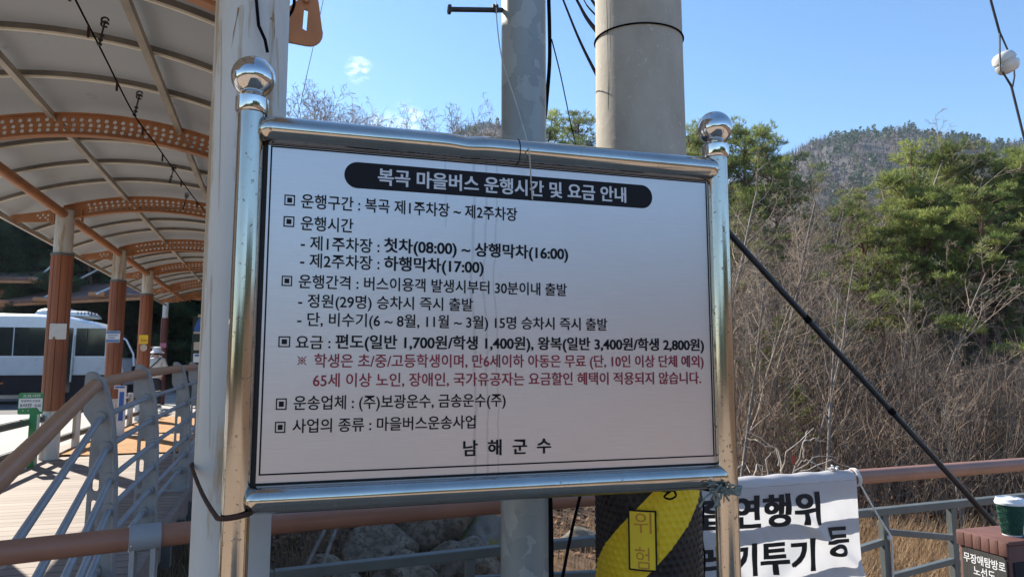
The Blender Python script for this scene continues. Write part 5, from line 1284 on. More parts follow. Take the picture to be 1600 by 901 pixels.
# far boards near the end of the boardwalk
def far_board(px0, px1, py0, py1, D):
    a, b = dep(px0, py0, D), dep(px1, py1, D); return a, b
bo = dep(319, 520, 22); Yb = bo.y
def fx_(px, py): p = ony(px, py, Yb); return (p.x, p.z)
bt2 = thing('bus_stop_board', 'flat blue bus shaped board on a dark green panel beyond the boardwalk', 'sign', (bo.x, Yb, 0.35))
mb = MB(); a, b = fx_(301, 523), fx_(350, 523); vplate(mb, [(a[0] - 0.02, 0.34), (b[0], 0.34), (b[0], a[1] + 0.6), (a[0] - 0.02, a[1] + 0.6)], Yb + 0.06, 0.04); part('panel', mb, pm('dark_green_panel', (0.012, 0.028, 0.02), 0.5), bt2, smooth=False)
mb = MB(); vplate(mb, [fx_(*p) for p in ((303, 519), (304, 511), (309, 500), (312, 496), (345, 495), (347, 520))], Yb, 0.03); bb = part('bus_shape', mb, M['blue_sign'], bt2, smooth=False)
mb = MB(); vplate(mb, [fx_(*p) for p in ((311, 507), (313.5, 499), (323, 498.5), (323, 507))], Yb - 0.018, 0.006); vplate(mb, [fx_(*p) for p in ((326, 507), (326, 498.5), (338, 498), (338, 507))], Yb - 0.018, 0.006); part('windows', mb, M['soft_blue'], bb, smooth=False)
mb = MB(); c_ = fx_(319.5, 518)
for cc in (c_, fx_(338, 518)): vplate(mb, [(cc[0] + 0.075 * math.cos(q), cc[1] + 0.075 * math.sin(q)) for q in [2 * math.pi * k / 20 for k in range(20)]], Yb - 0.02, 0.01)
part('wheels', mb, M['ink'], bb, smooth=False)
mb = MB(); vplate(mb, [fx_(*p) for p in ((302.5, 521), (302.5, 518), (346, 519.5), (346, 522))], Yb - 0.012, 0.01); vplate(mb, [fx_(*p) for p in ((309, 495.5), (310, 491), (330, 492), (331, 495))], Yb + 0.01, 0.05); part('trim', mb, M['beige'], bb, smooth=False)
mb = MB(); a, b = fx_(303, 534), fx_(312, 547); vplate(mb, rrect(a[0], b[0], b[1], a[1], 0.03), Yb, 0.04); part('beige_plate', mb, M['beige'], bt2, smooth=False)
mb = MB(); a, b = fx_(303, 552), fx_(350, 566); vplate(mb, rrect(a[0], b[0], b[1], a[1], 0.02), Yb - 0.1, 0.03); o = part('notice_sheet', mb, M['sign_white'], bt2, smooth=False)
mb = MB(); a, b = fx_(305, 553.5), fx_(324, 556.5); vplate(mb, [(a[0], b[1]), (b[0] + 0.3, b[1]), (b[0] + 0.3, a[1]), (a[0], a[1])], Yb - 0.12, 0.006); part('heading', mb, M['blue_sign'], o, smooth=False)
# low blue and white stand by the mats
p = onz(187, 622, 0.36); Yb2 = 13.3
a, b = ony(179, 602, Yb2), ony(196, 607, Yb2)
bs = thing('direction_stand', 'narrow white stand with blue heading and blue strips behind the boardwalk railing', 'sign', ((a.x + b.x) / 2, Yb2, 0.36))
mb = MB(); c_ = ony(190, 625, Yb2); vplate(mb, [(c_.x - 0.06, 0.37), (c_.x + 0.06, 0.37), (c_.x + 0.06, a.z), (c_.x - 0.06, a.z)], Yb2 + 0.03, 0.03); part('upright', mb, M['sign_white'], bs, smooth=False)
mb = MB(); vplate(mb, [(a.x, b.z), (b.x, b.z), (b.x, a.z), (a.x, a.z)], Yb2, 0.02); hd = part('heading', mb, M['sign_white'], bs, smooth=False)
mb = MB(); vplate(mb, [(a.x + 0.01, b.z + 0.012), (b.x - 0.01, b.z + 0.012), (b.x - 0.01, a.z - 0.01), (a.x + 0.01, a.z - 0.01)], Yb2 - 0.012, 0.004); vplate(mb, [(c_.x - 0.04, 0.62), (c_.x + 0.03, 0.62), (c_.x + 0.03, b.z - 0.05), (c_.x - 0.04, b.z - 0.05)], Yb2 + 0.013, 0.004); part('blue_fields', mb, M['blue_sign'], hd, smooth=False)

# ------------------------------------------------------------------ people
def skin_mesh(name, joints, edges, mat, parent, base):
    me = bpy.data.meshes.new(name); me.from_pydata([Vector(j[0]) - base for j in joints], edges, [])
    o = bpy.data.objects.new(name, me); col.objects.link(o)
    md = o.modifiers.new('skin', 'SKIN'); md.use_smooth_shade = True
    for i, j in enumerate(joints):
        r = j[1]; v = me.skin_vertices[0].data[i]; v.radius = (r, r) if not isinstance(r, tuple) else r; v.use_root = (i == 0)
    ss = o.modifiers.new('sub', 'SUBSURF'); ss.levels = 2; ss.render_levels = 2
    bpy.context.view_layer.update()
    m2 = bpy.data.meshes.new_from_object(o.evaluated_get(bpy.context.evaluated_depsgraph_get()))
    bpy.data.objects.remove(o); bpy.data.meshes.remove(me)
    m2.materials.clear(); m2.materials.append(mat); m2.polygons.foreach_set('use_smooth', [True] * len(m2.polygons))
    ob = bpy.data.objects.new(name, m2); col.objects.link(ob); ob.parent = parent; BASE[ob.name] = base
    return ob
def person(loc, H, yaw, lab, jacket, trousers, hat, bag):
    base = Vector(loc); t = thing('person', lab, 'person', base)
    M3 = Matrix.Rotation(yaw, 3, 'Z'); k = H / 1.65
    def P(x, y, z): return base + M3 @ Vector((x * k, y * k, z * k))      # y forward
    hand = []
    J = [(P(0, 0, 0.90), 0.115 * k), (P(0, 0.0, 1.10), 0.115 * k), (P(0, 0.0, 1.28), 0.125 * k), (P(0, -0.01, 1.37), 0.07 * k), (P(0, 0.0, 1.43), 0.05 * k), (P(0, 0.015, 1.50), 0.075 * k), (P(0, 0.015, 1.60), 0.078 * k)]
    E = [(0, 1), (1, 2), (2, 3), (3, 4), (4, 5), (5, 6)]
    for s_ in (-1, 1):
        n = len(J)
        J += [(P(0.16 * s_, 0, 1.33), 0.055 * k), (P(0.21 * s_, 0.03, 1.08), 0.045 * k), (P(0.15 * s_, 0.22, 0.98), 0.035 * k), (P(0.13 * s_, 0.27, 0.98), 0.03 * k)]
        E += [(2, n), (n, n + 1), (n + 1, n + 2), (n + 2, n + 3)]
        for f_ in range(4):
            J += [(P((0.10 + 0.018 * f_) * s_, 0.34 - 0.006 * abs(f_ - 1.5), 0.975), 0.009 * k), (P((0.10 + 0.017 * f_) * s_, 0.375 - 0.008 * abs(f_ - 1.5), 0.955), 0.008 * k)]
            m_ = len(J); E += [(n + 3, m_ - 2), (m_ - 2, m_ - 1)]
        J += [(P(0.085 * s_, 0.29, 0.985), 0.010 * k), (P(0.075 * s_, 0.32, 0.975), 0.009 * k)]; m_ = len(J); E += [(n + 3, m_ - 2), (m_ - 2, m_ - 1)]
        n = len(J)
        J += [(P(0.09 * s_, 0, 0.82), 0.085 * k), (P(0.10 * s_, 0.02 * s_, 0.47), 0.058 * k), (P(0.10 * s_, -0.02 + 0.03 * s_, 0.09), 0.042 * k), (P(0.11 * s_, 0.09 + 0.03 * s_, 0.045), 0.04 * k)]
        E += [(0, n), (n, n + 1), (n + 1, n + 2), (n + 2, n + 3)]
    skin_mesh('body', J, E, M['skin'], t, base)
    J = [(P(0, 0, 0.80), (0.20 * k, 0.15 * k)), (P(0, -0.005, 1.0), (0.20 * k, 0.16 * k)), (P(0, -0.01, 1.2), (0.205 * k, 0.165 * k)), (P(0, -0.01, 1.34), (0.15 * k, 0.13 * k)), (P(0, 0, 1.42), 0.075 * k)]
    E = [(0, 1), (1, 2), (2, 3), (3, 4)]
    for s_ in (-1, 1):
        n = len(J); J += [(P(0.18 * s_, 0, 1.33), 0.085 * k), (P(0.255 * s_, 0.02, 1.08), 0.078 * k), (P(0.18 * s_, 0.20, 0.985), 0.058 * k)]; E += [(3, n), (n, n + 1), (n + 1, n + 2)]
    skin_mesh('jacket', J, E, jacket, t, base)
    J = [(P(0, 0, 0.88), (0.155 * k, 0.125 * k)), (P(0, 0, 0.80), (0.15 * k, 0.12 * k))]; E = [(0, 1)]
    for s_ in (-1, 1):
        n = len(J); J += [(P(0.09 * s_, 0, 0.72), 0.098 * k), (P(0.10 * s_, 0.02 * s_, 0.47), 0.078 * k), (P(0.10 * s_, -0.02 + 0.03 * s_, 0.10), 0.062 * k)]; E += [(1, n), (n, n + 1), (n + 1, n + 2)]
    skin_mesh('trousers', J, E, trousers, t, base)
    for s_ in (-1, 1):
        mb = MB(); mb.sphere((0, 0, 0), 1, 16, 10, (0.052 * k, 0.135 * k, 0.05 * k)); c = P(0.105 * s_, 0.05 + 0.03 * s_, 0.045)
        mb.move(lambda v: c + M3 @ Vector((v.x, v.y, max(v.z, -0.043 * k)))); part('shoe', mb, M['hat'] if hat else M['black_cloth'], t)
    # face
    mb = MB()
    for s_ in (-1, 1):
        mb.sphere(P(0.033 * s_, 0.092, 1.555), 0.010 * k, 8, 6)
    part('eyes', mb, M['ink'], t)
    mb = MB(); mb.sphere(P(0, 0.098, 1.53), 0.014 * k, 8, 6, (0.8, 1, 1.3))
    for s_ in (-1, 1): mb.sphere(P(0.082 * s_, 0.01, 1.54), 0.02 * k, 8, 6, (0.5, 0.8, 1.4))
    mb.sphere(P(0, 0.088, 1.495), 0.018 * k, 8, 6, (1.2, 0.5, 0.35)); part('face', mb, M['skin'], t)
    mb = MB(); mb.sphere((0, 0, 0), 0.094 * k, 24, 14, (1, 1.05, 1.12)); c = P(0, -0.004, 1.572)
    mb.move(lambda v: c + M3 @ Vector((v.x, v.y - 0.35 * max(0, -v.z), max(v.z, -0.085 * k)) if v.y < 0.045 else Vector((v.x, 0.045, max(v.z, 0.02 * k))))); part('hair', mb, M['black_cloth'], t)
    if hat:
        mb = MB(); c = P(0, 0.0, 1.585)
        mb.lathe([(0.19 * k, -0.05 * k), (0.193 * k, -0.047 * k), (0.116 * k, 0.012 * k), (0.112 * k, 0.06 * k), (0.10 * k, 0.105 * k), (0.06 * k, 0.122 * k), (0.02 * k, 0.124 * k)], c, 32); part('hat', mb, M['hat'], t)
    if bag:
        mb = MB(); pts = [P(-0.205, 0.02, 0.86), P(-0.19, -0.15, 1.0), P(-0.06, -0.185, 1.15), P(0.08, -0.17, 1.29), P(0.13, -0.08, 1.39), P(0.13, 0.06, 1.37)]
        mb.tube(pts, 0.014 * k, 6); st_ = part('bag_strap', mb, M['black_cloth'], t)
        mb = MB(); mb.bbox(P(-0.25, 0.03, 0.80), (0.11 * k, 0.22 * k, 0.16 * k), 0.03, M3); part('bag', mb, M['black_cloth'], st_)
    return t
pp = dep(242.5, 600, 19.2)
person((pp.x, pp.y, 0.36), 1.62, R(-12), 'person seen from behind in white bucket hat and pale jacket with a black bag', M['jacket'], M['trousers'], True, True)
pp = dep(237, 600, 20.6)
person((pp.x, pp.y, 0.36), 1.70, R(10), 'dark haired person in grey blue jacket beside the person with the white hat', M['blue_jacket'], M['trousers'], False, False)

# ------------------------------------------------------------------ rocks
def rock_mb(c, s, seed, flat=0.65):
    bm = bmesh.new(); bmesh.ops.create_icosphere(bm, subdivisions=4, radius=1)
    off = Vector((seed * 3.1, seed * 1.7, 0)); c = Vector(c)
    rot = Matrix.Rotation(seed * 1.3, 3, 'Z')
    for v in bm.verts:
        n = v.co.normalized(); d = 1 + 0.38 * noise.noise(n * 1.3 + off) + 0.16 * noise.noise(n * 3.1 + off) + 0.05 * noise.noise(n * 9 + off)
        q = n * d
        for ax_ in (Vector((0.6, 0.5, 0.62)).normalized(), Vector((-0.7, 0.3, 0.5)).normalized(), Vector((0.1, -0.8, 0.5)).normalized()):
            e = q.dot(ax_) - 0.78
            if e > 0: q -= ax_ * e * 0.85
        v.co = c + rot @ Vector((q.x * s[0], q.y * s[1], q.z * s[2]))
    bm.verts.index_update(); mb = MB(); mb.add([tuple(v.co) for v in bm.verts], [tuple(v.index for v in f.verts) for f in bm.faces]); bm.free(); return mb
rocks = [(690, 818, 11.6, (0.95, 0.75, 0.85), 1, 'rock', 'big pale angular boulder under the handrail left of the galvanised pole'),
         (752, 835, 10.9, (0.42, 0.38, 0.44), 2, 'moss_rock', 'green mossy rock just left of the galvanised pole'),
         (590, 850, 10.4, (0.75, 0.5, 0.42), 3, 'rock', 'long grey slab of rock in the dry grass under the sign'),
         (725, 885, 9.3, (0.62, 0.5, 0.46), 4, 'rock', 'grey rock below the flat bar left of the galvanised pole'),
         (630, 893, 9.0, (0.5, 0.4, 0.36), 5, 'rock', 'dark grey rock low in the stream bed under the sign'),
         (590, 815, 12.6, (0.55, 0.45, 0.5), 6, 'rock', 'weathered rock just under the brown handrail below the sign'),
         (645, 825, 11.8, (0.36, 0.34, 0.52), 7, 'rock', 'upright grey rock beside the big pale boulder'),
         (720, 800, 14.0, (0.45, 0.4, 0.4), 8, 'rock', 'small rock half hidden behind the handrail near the pole'),
         (510, 885, 9.2, (0.5, 0.4, 0.3), 9, 'rock', 'flat rock among dry reeds at the lower left under the sign'),
         (772, 800, 13.5, (0.36, 0.3, 0.34), 10, 'moss_rock', 'mossy rock behind the galvanised pole'),
         (905, 850, 11.5, (0.34, 0.3, 0.22), 11, 'moss_rock', 'low mossy rock between the galvanised pole and the striped bumper'),
         (1497, 716, 15.5, (0.85, 0.6, 0.30), 12, 'moss_rock', 'broad yellow green mossy boulder on the slope above the handrail at the right'),
         (1395, 722, 17, (0.5, 0.4, 0.2), 13, 'rock', 'low rock in the leaf litter behind the handrail'),
         (1565, 812, 11.5, (0.3, 0.26, 0.14), 14, 'moss_rock', 'small mossy rock in the dry grass behind the coffee cup'),
         (1470, 815, 12.2, (0.45, 0.3, 0.12), 15, 'moss_rock', 'flat mossy rock at the edge of the dry grass left of the coffee cup'),
         (1225, 650, 19.5, (0.45, 0.35, 0.25), 16, 'moss_rock', 'mossy rock among the dark shrubs right of the notice board'),
         (1590, 660, 21, (0.5, 0.4, 0.25), 17, 'rock', 'rock between the trunks at the right picture edge')]
for (px, py, D, s, seed, mt, lab) in rocks:
    p = dep(px, py, D); zz = h_ground(p.x, p.y)
    P_ = Vector((p.x, p.y, max(zz + s[2] * 0.25, min(p.z, zz + s[2] * 0.5))))
    solo('rock', rock_mb(P_, s, seed), M[mt], lab, 'rock', P_ - Vector((0, 0, s[2] * 0.5)), 'rocks in the stream bed', angle=60)

# ------------------------------------------------------------------ vegetation
class FastMB(MB):
    pass
def twig(mb, pts, r0, r1, n=3):
    m_ = len(pts); mb.tube(pts, [r0 + (r1 - r0) * i / (m_ - 1) for i in range(m_)], n, False)
def bare_tree(seed, H, stems, lean):
    rnd = random.Random(seed); trunk, crown = MB(), MB()
    def grow(p, d, L, r, lvl, mb, nseg):
        pts = [p.copy()]; dirs = [d.copy()]; d = d.copy()
        wob = (0.05, 0.13, 0.2, 0.24, 0.24)[lvl]
        for i in range(nseg):
            d = (d + Vector((rnd.gauss(0, wob), rnd.gauss(0, wob), rnd.gauss(0, wob * 0.7) + (0.02, 0.07, 0.05, 0.02, 0)[lvl])) + lean * 0.02).normalized()
            p = p + d * (L / nseg); pts.append(p.copy()); dirs.append(d.copy())
        twig(mb, pts, r, r * (0.35, 0.3, 0.35, 0.4, 0.5)[lvl], (7, 5, 3, 3, 3)[lvl])
        if lvl >= 4: return
        nb = (rnd.randint(12, 16), rnd.randint(5, 7), rnd.randint(3, 5), rnd.randint(1, 2))[lvl]
        t0 = (0.28, 0.2, 0.15, 0.2)[lvl]
        for k in range(nb):
            t = t0 + (1 - t0) * (k + rnd.random()) / nb; f_ = t * nseg; i = min(int(f_), nseg - 1)
            q = pts[i].lerp(pts[i + 1], f_ - i); dd = dirs[i]
            side = dd.orthogonal().normalized(); side.rotate(Matrix.Rotation(rnd.uniform(0, 2 * math.pi), 3, dd))
            ang = R(rnd.uniform(28, 58)); nd = (dd * math.cos(ang) + side * math.sin(ang) + lean * 0.10).normalized()
            Lk = L * (0.46, 0.44, 0.45, 0.5)[lvl] * (1.15 - 0.75 * t) * rnd.uniform(0.7, 1.25)
            rk = r * (1 - 0.62 * t) * (0.42, 0.5, 0.52, 0.6)[lvl]
            grow(q, nd, max(Lk, 0.12), max(rk, 0.0055), lvl + 1, crown, (9, 6, 4, 3, 2)[lvl + 1])
    for s_ in range(stems):
        a = 2 * math.pi * s_ / stems + rnd.random(); sp = 0.0 if stems == 1 else rnd.uniform(0.16, 0.36)
        d = Vector((math.cos(a) * sp, math.sin(a) * sp, 1)) + lean * 0.25; d.normalize()
        grow(Vector((math.cos(a) * 0.1 * (stems > 1), math.sin(a) * 0.1 * (stems > 1), -0.25)), d, H * rnd.uniform(0.78, 0.95), H * rnd.uniform(0.0055, 0.0082), 0, trunk, 9)
    return trunk, crown
def proto_meshes(tr, cr, m1, m2, n1, n2):
    return (mesh_of(n1, tr, m1, (0, 0, 0), True, 80), mesh_of(n2, cr, m2, (0, 0, 0), True, 80))
LEAN = Vector((0.9, -0.35, 0))
BT = []
for seed, H, st in ((1, 8.0, 1), (2, 7.0, 3), (3, 8.6, 2), (4, 6.2, 4), (5, 9.2, 1), (6, 7.4, 2)):
    tr_, cr_ = bare_tree(seed, H, st, LEAN * (0.7 if seed % 2 else 0.3)); BT.append(proto_meshes(tr_, cr_, M['bark'], M['twig'], 'trunk', 'crown'))

def pine(seed, H, dense, needle, spread=0.36, tuft=1.0, first=0.25, airy=True):
    rnd = random.Random(seed); tr, cr = MB(), MB()
    pts = []; p = Vector((0, 0, -0.3)); d = Vector((0, 0, 1)); n = 12
    for i in range(n + 1):
        pts.append(p.copy()); d = (d + Vector((rnd.gauss(0, 0.08), rnd.gauss(0, 0.08), 0.05))).normalized(); p = p + d * (H / n)
    twig(tr, pts, H * 0.015, H * 0.0035, 8)
    nb = int((30 if airy else 60) * dense); V, F = [], []
    def needle_tuft(c, d, s_):
        for k in range(11):
            q = Vector((rnd.gauss(0, 1), rnd.gauss(0, 1), rnd.gauss(0.1, 0.8))).normalized() * 0.75 + d * 0.75
            q.normalize(); L = s_ * rnd.uniform(0.5, 1.15); w = q.cross(Vector((rnd.gauss(0, 1), rnd.gauss(0, 1), rnd.gauss(0, 1)))).normalized() * L * 0.055
            i0 = len(V); V.extend([tuple(c - w * 0.4), tuple(c + q * L * 0.55 + w), tuple(c + q * L), tuple(c + q * L * 0.5 - w)]); F.append((i0, i0 + 1, i0 + 2, i0 + 3))
    def pad(c, rad, n_):                     # a flattened cloud of upright tufts on a few short shoots
        for k in range(n_):
            a = rnd.uniform(0, 6.283); rr_ = rad * math.sqrt(rnd.random()); o = Vector((math.cos(a) * rr_, math.sin(a) * rr_, rnd.gauss(0, rad * 0.16) + 0.12 * rad * (1 - (rr_ / rad) ** 2)))
            needle_tuft(c + o, (Vector((o.x, o.y, 0)) * 0.6 / rad + Vector((0, 0, 0.9))).normalized(), 0.19 * tuft * rnd.uniform(0.7, 1.25))
        for k in range(4):
            a = rnd.uniform(0, 6.283); twig(cr, [c, c + Vector((math.cos(a), math.sin(a), 0.1)) * rad * 0.8], 0.008, 0.004, 3)
    for b in range(nb):
        t = first + (0.99 - first) * (b + rnd.random()) / nb; f_ = t * n; i = min(int(f_), n - 1); q = pts[i].lerp(pts[i + 1], f_ - i)
        a = b * 2.4 + rnd.uniform(-0.7, 0.7); up = 0.10 + 0.85 * max(0, t - 0.6) / 0.4 + rnd.uniform(-0.15, 0.25)
        L = 1.15 * H * spread * (1 - 0.82 * ((t - first) / (1 - first)) ** 1.4) * rnd.uniform(0.45, 1.2) + 0.3
        d = Vector((math.cos(a), math.sin(a), up)).normalized(); bp = [q.copy()]; pcur = q.copy(); ns = 6
        for j in range(ns):
            d = (d + Vector((rnd.gauss(0, 0.16), rnd.gauss(0, 0.16), rnd.gauss(0.03, 0.12)))).normalized(); pcur = pcur + d * (L / ns); bp.append(pcur.copy())
        twig(cr, bp, 0.012 + L * 0.014, 0.007, 5)
        np_ = 2 + int(L * 1.7)
        for k in range(np_):
            u = 1.0 if k == 0 else rnd.uniform(0.35, 0.95); f2 = u * ns; j = min(int(f2), ns - 1); c = bp[j].lerp(bp[j + 1], f2 - j)
            side = Vector((rnd.gauss(0, 1), rnd.gauss(0, 1), rnd.gauss(0.15, 0.3))).normalized() * rnd.uniform(0.0, 0.45) * (0 if k == 0 else 1); e = c + side
            if side.length > 0.05: twig(cr, [c, e], 0.010, 0.006, 3)
            rad = rnd.uniform(0.20, 0.42) * (0.75 + 0.12 * L); pad(e + Vector((0, 0, 0.04)), rad, int(10 + 95 * rad * rad))
    for k in range(7):                        # dead lower snags
        t = rnd.uniform(0.15, first); f_ = t * n; i = min(int(f_), n - 1); q = pts[i].lerp(pts[i + 1], f_ - i); a = rnd.uniform(0, 6.28); L = rnd.uniform(0.3, 1.2)
        d = Vector((math.cos(a), math.sin(a), rnd.uniform(-0.1, 0.4))).normalized(); twig(tr, [q, q + d * L * 0.5, q + d * L + Vector((0, 0, rnd.uniform(-0.2, 0.2)))], 0.018, 0.005, 4)
    fo = MB(); fo.add(V, F)
    return (mesh_of('trunk', tr, M['pine_bark'], (0, 0, 0), True, 80), mesh_of('crown', fo, needle, (0, 0, 0), False), mesh_of('branches', cr, M['pine_bark'], (0, 0, 0), True, 80))
PT = [pine(11, 8.5, 0.95, M['needles'], 0.22, 1.0, 0.45), pine(12, 8.0, 0.85, M['needles'], 0.27, 1.0, 0.5), pine(13, 9.0, 0.95, M['needles'], 0.20, 1.0, 0.52), pine(14, 8.2, 1.0, M['needles'], 0.25, 1.0, 0.38)]
DT = [pine(21, 11, 1.6, M['dark_needles'], 0.26, 2.0, 0.1), pine(22, 10, 1.6, M['dark_needles'], 0.32, 1.9, 0.08)]
counts = {}
def plant(name, meshes, pos, scale, rotz, lab, cat, group, tilt=0.0):
    t = bpy.data.objects.new(name, None); col.objects.link(t); t.location = pos; t.rotation_euler = (tilt, tilt * 0.5, rotz); t.scale = (scale,) * 3; t.empty_display_size = 0.3
    tag(t, lab, cat, group)
    pr_ = None
    for k, me in enumerate(meshes):
        o = bpy.data.objects.new(me.name.split('.')[0], me); col.objects.link(o)
        o.parent = t if k < 2 else pr_
        if k == 1: pr_ = o
    return t
rnd = random.Random(42)
def ground_at(px, r):
    p = polar(px, r); return Vector((p.x, p.y, h_ground(p.x, p.y) - 0.05))
BL = 'bare grey brown deciduous tree in the winter wood on the slope behind the handrail'
BG = 'bare trees of the winter wood'
# bare trees on the slope
cnt = 0
for ring_r, n_, sc in ((14.4, 22, 0.70), (16.6, 34, 0.84), (19.2, 40, 0.95), (22.5, 38, 1.0), (27, 32, 1.02), (33, 28, 1.05), (40, 24, 1.08)):
    for k in range(n_):
        px = 380 + (1760 - 380) * (k + rnd.uniform(0.1, 0.9)) / n_
        r = ring_r + rnd.uniform(-1.5, 1.5)
        if px < 1060 and r < 26: continue
        if px < 460: r = max(r, 34)
        p = ground_at(px, r)
        s_ = sc * rnd.uniform(0.8, 1.12)
        if px > 1345: s_ *= 0.60 if r < 24 else 0.55
        elif px > 1080: s_ *= 0.84
        if r < 17.5 and rnd.random() < 0.35: continue
        plant('bare_tree', BT[rnd.randrange(6)], p, s_, rnd.uniform(-0.9, 0.9), BL, 'tree', BG, rnd.uniform(-0.06, 0.06)); cnt += 1
# tall bare trees showing above the board
for (px, top, r) in ((452, 128, 33), (475, 150, 35), (505, 150, 36), (522, 142, 34), (545, 160, 38), (640, 172, 40), (662, 166, 40), (690, 174, 42), (712, 178, 42), (742, 182, 42), (770, 190, 44), (575, 178, 42), (463, 150, 37), (490, 168, 38), (531, 170, 39), (560, 182, 41), (652, 184, 43), (676, 180, 43), (700, 188, 43), (728, 190, 44), (486, 140, 34), (448, 165, 38)):
    p = ground_at(px, r); d = ray(px, top); z = EYE.z + d.z / math.hypot(d.x, d.y) * r
    me = BT[rnd.choice((1, 3, 5, 4))]; hgt = max(v.co.z for v in me[1].vertices)
    plant('bare_tree', me, p, (z - p.z) / hgt, rnd.uniform(-0.7, 0.7), 'tall slender bare tree rising above the top rail of the notice board', 'tree', 'bare trees above the notice board', 0.0)
# pines: (column, skyline height, distance, prototype, label)
pines = [(866, 178, 30, 1), (905, 168, 32, 0), (1085, 190, 29, 0), (1112, 180, 31, 1), (1146, 196, 30, 2), (1180, 184, 29, 0), (1212, 190, 28, 2), (1250, 236, 31, 1),
         (1378, 305, 19, 3), (1405, 262, 20, 1), (1446, 218, 21, 0), (1482, 236, 22, 3), (1508, 212, 20.5, 2), (1545, 225, 21, 0), (1578, 236, 20, 1), (1606, 222, 21, 2), (1650, 215, 22, 0), (1425, 320, 18.5, 1), (1530, 290, 18.5, 3), (1330, 285, 33, 3), (1700, 240, 22, 0), (1470, 285, 19, 2), (1362, 318, 26, 2)]
for (px, top, r, k) in pines:
    p = ground_at(px, r); d = ray(px, top); z = EYE.z + d.z / math.hypot(d.x, d.y) * r
    hgt = max(v.co.z for v in PT[k][1].vertices)
    if px < 1000: lab, gr = 'green pine crown showing between the galvanised pole and the concrete pole', 'pines between the poles'
    elif px < 1290: lab, gr = 'green pine on the slope just right of the right hand ball finial', 'pines right of the notice board'
    elif px < 1350: lab, gr = 'small dark pine in the gap below the far hill', 'pine in the gap'
    else: lab, gr = 'bright green pine standing among bare trees at the right side of the slope', 'pines at the right'
    plant('pine_tree', PT[k], p, (z - p.z) / hgt, rnd.uniform(0, 6.28), lab, 'pine tree', gr)
for (px, py, r, s_) in ((1215, 640, 17.5, 0.28), (1265, 600, 19, 0.30), (1230, 560, 21, 0.26), (1300, 560, 20, 0.26), (1540, 600, 19, 0.25), (1440, 420, 21, 0.4), (1180, 600, 19, 0.24), (1250, 690, 15.5, 0.17)):
    p = ground_at(px, r); plant('young_pine', PT[3], p, s_ * 1.25, rnd.uniform(0, 6), 'low young pine growing among the bare stems on the slope', 'pine tree', 'young pines under the bare trees')
# red stemmed pines inside the wood
for (px, r) in ((1205, 22), (1545, 20.5), (1440, 24), (1520, 19)):
    p = ground_at(px, r); plant('pine_tree', PT[2], p, 0.66, rnd.uniform(0, 6), 'red stemmed pine with a bare lower trunk inside the winter wood', 'pine tree', 'red stemmed pines', 0.10)
# dark conifers on the hillside behind the bus
for row, (y, n_) in enumerate(((38.5, 15), (42, 15), (46, 14), (51, 14), (57, 14))):
    for k in range(n_):
        px = -130 + 560 * (k + rnd.uniform(0.1, 0.9)) / n_; d = ray(px, 569); t = (y + rnd.uniform(-1.2, 1.2)) / d.y; p = EYE + d * t; p.z = h_ground(p.x, p.y) - 0.2
        plant('conifer', DT[rnd.randrange(2)], p, rnd.uniform(0.62, 0.95) if row == 0 else rnd.uniform(0.8, 1.15), rnd.uniform(0, 6), 'dark shaded conifer on the hillside behind the bus shelters', 'conifer', 'conifers behind the bus')
for (px, y) in ((8, 38.5), (-25, 39), (140, 40)):
    d = ray(px, 569); p = EYE + d * (y / d.y); p.z = h_ground(p.x, p.y) - 0.1
    plant('bare_tree', BT[rnd.choice((0, 4, 2))], p, 1.1, rnd.uniform(0, 6), 'bare tree in front of the dark conifers behind the bus shelters', 'tree', 'bare trees behind the bus')

# brush, leaves and dry grass
def brush(name, n, area, hmin, hmax, mat, lab, cat, r0, seed, lean=0.5, nb=4):
    rnd = random.Random(seed); mb = MB()
    for _ in range(n):
        p = area(rnd)
        if p is None: continue
        h = rnd.uniform(hmin, hmax); a = rnd.uniform(0, 6.28); d = Vector((math.cos(a) * lean * rnd.random() + 0.15, math.sin(a) * lean * rnd.random(), 1)).normalized()
        pts = [p]; q = p.copy()
        for i in range(4):
            d = (d + Vector((rnd.gauss(0, 0.16), rnd.gauss(0, 0.16), rnd.gauss(-0.03, 0.1)))).normalized(); q = q + d * h / 4; pts.append(q.copy())
        twig(mb, pts, r0 * rnd.uniform(0.6, 1.2), r0 * 0.4)
        for k in range(nb):
            i = rnd.randrange(1, 4); e = (pts[i] - pts[i - 1]).normalized(); e = (e + Vector((rnd.gauss(0, 0.6), rnd.gauss(0, 0.6), rnd.gauss(0.1, 0.3)))).normalized(); L = h * rnd.uniform(0.2, 0.5)
            m1 = pts[i] + e * L * 0.5 + Vector((rnd.gauss(0, 0.03), rnd.gauss(0, 0.03), 0)); twig(mb, [pts[i], m1, m1 + (e + Vector((0, 0, rnd.uniform(-0.2, 0.3)))) * L * 0.5], r0 * 0.55, r0 * 0.3)
    return solo(name, mb, mat, lab, cat, (0, 0, 0), kind='stuff', angle=80)
def area_px(px0, px1, r0, r1, pw=1.0):
    def f(rnd):
        px = rnd.uniform(px0, px1); r = r0 + (r1 - r0) * rnd.random() ** pw; return ground_at(px, r)
    return f
brush('undergrowth', 3600, area_px(1090, 1720, 13.5, 25), 0.7, 3.0, M['brush'], 'tangle of thin bare brush stems filling the slope between the trunks', 'undergrowth', 0.0085, 7)
brush('undergrowth', 700, area_px(420, 1090, 13.0, 22), 0.5, 1.6, M['brush'], 'thin bare brush on the far bank seen under the notice board', 'undergrowth', 0.008, 8)
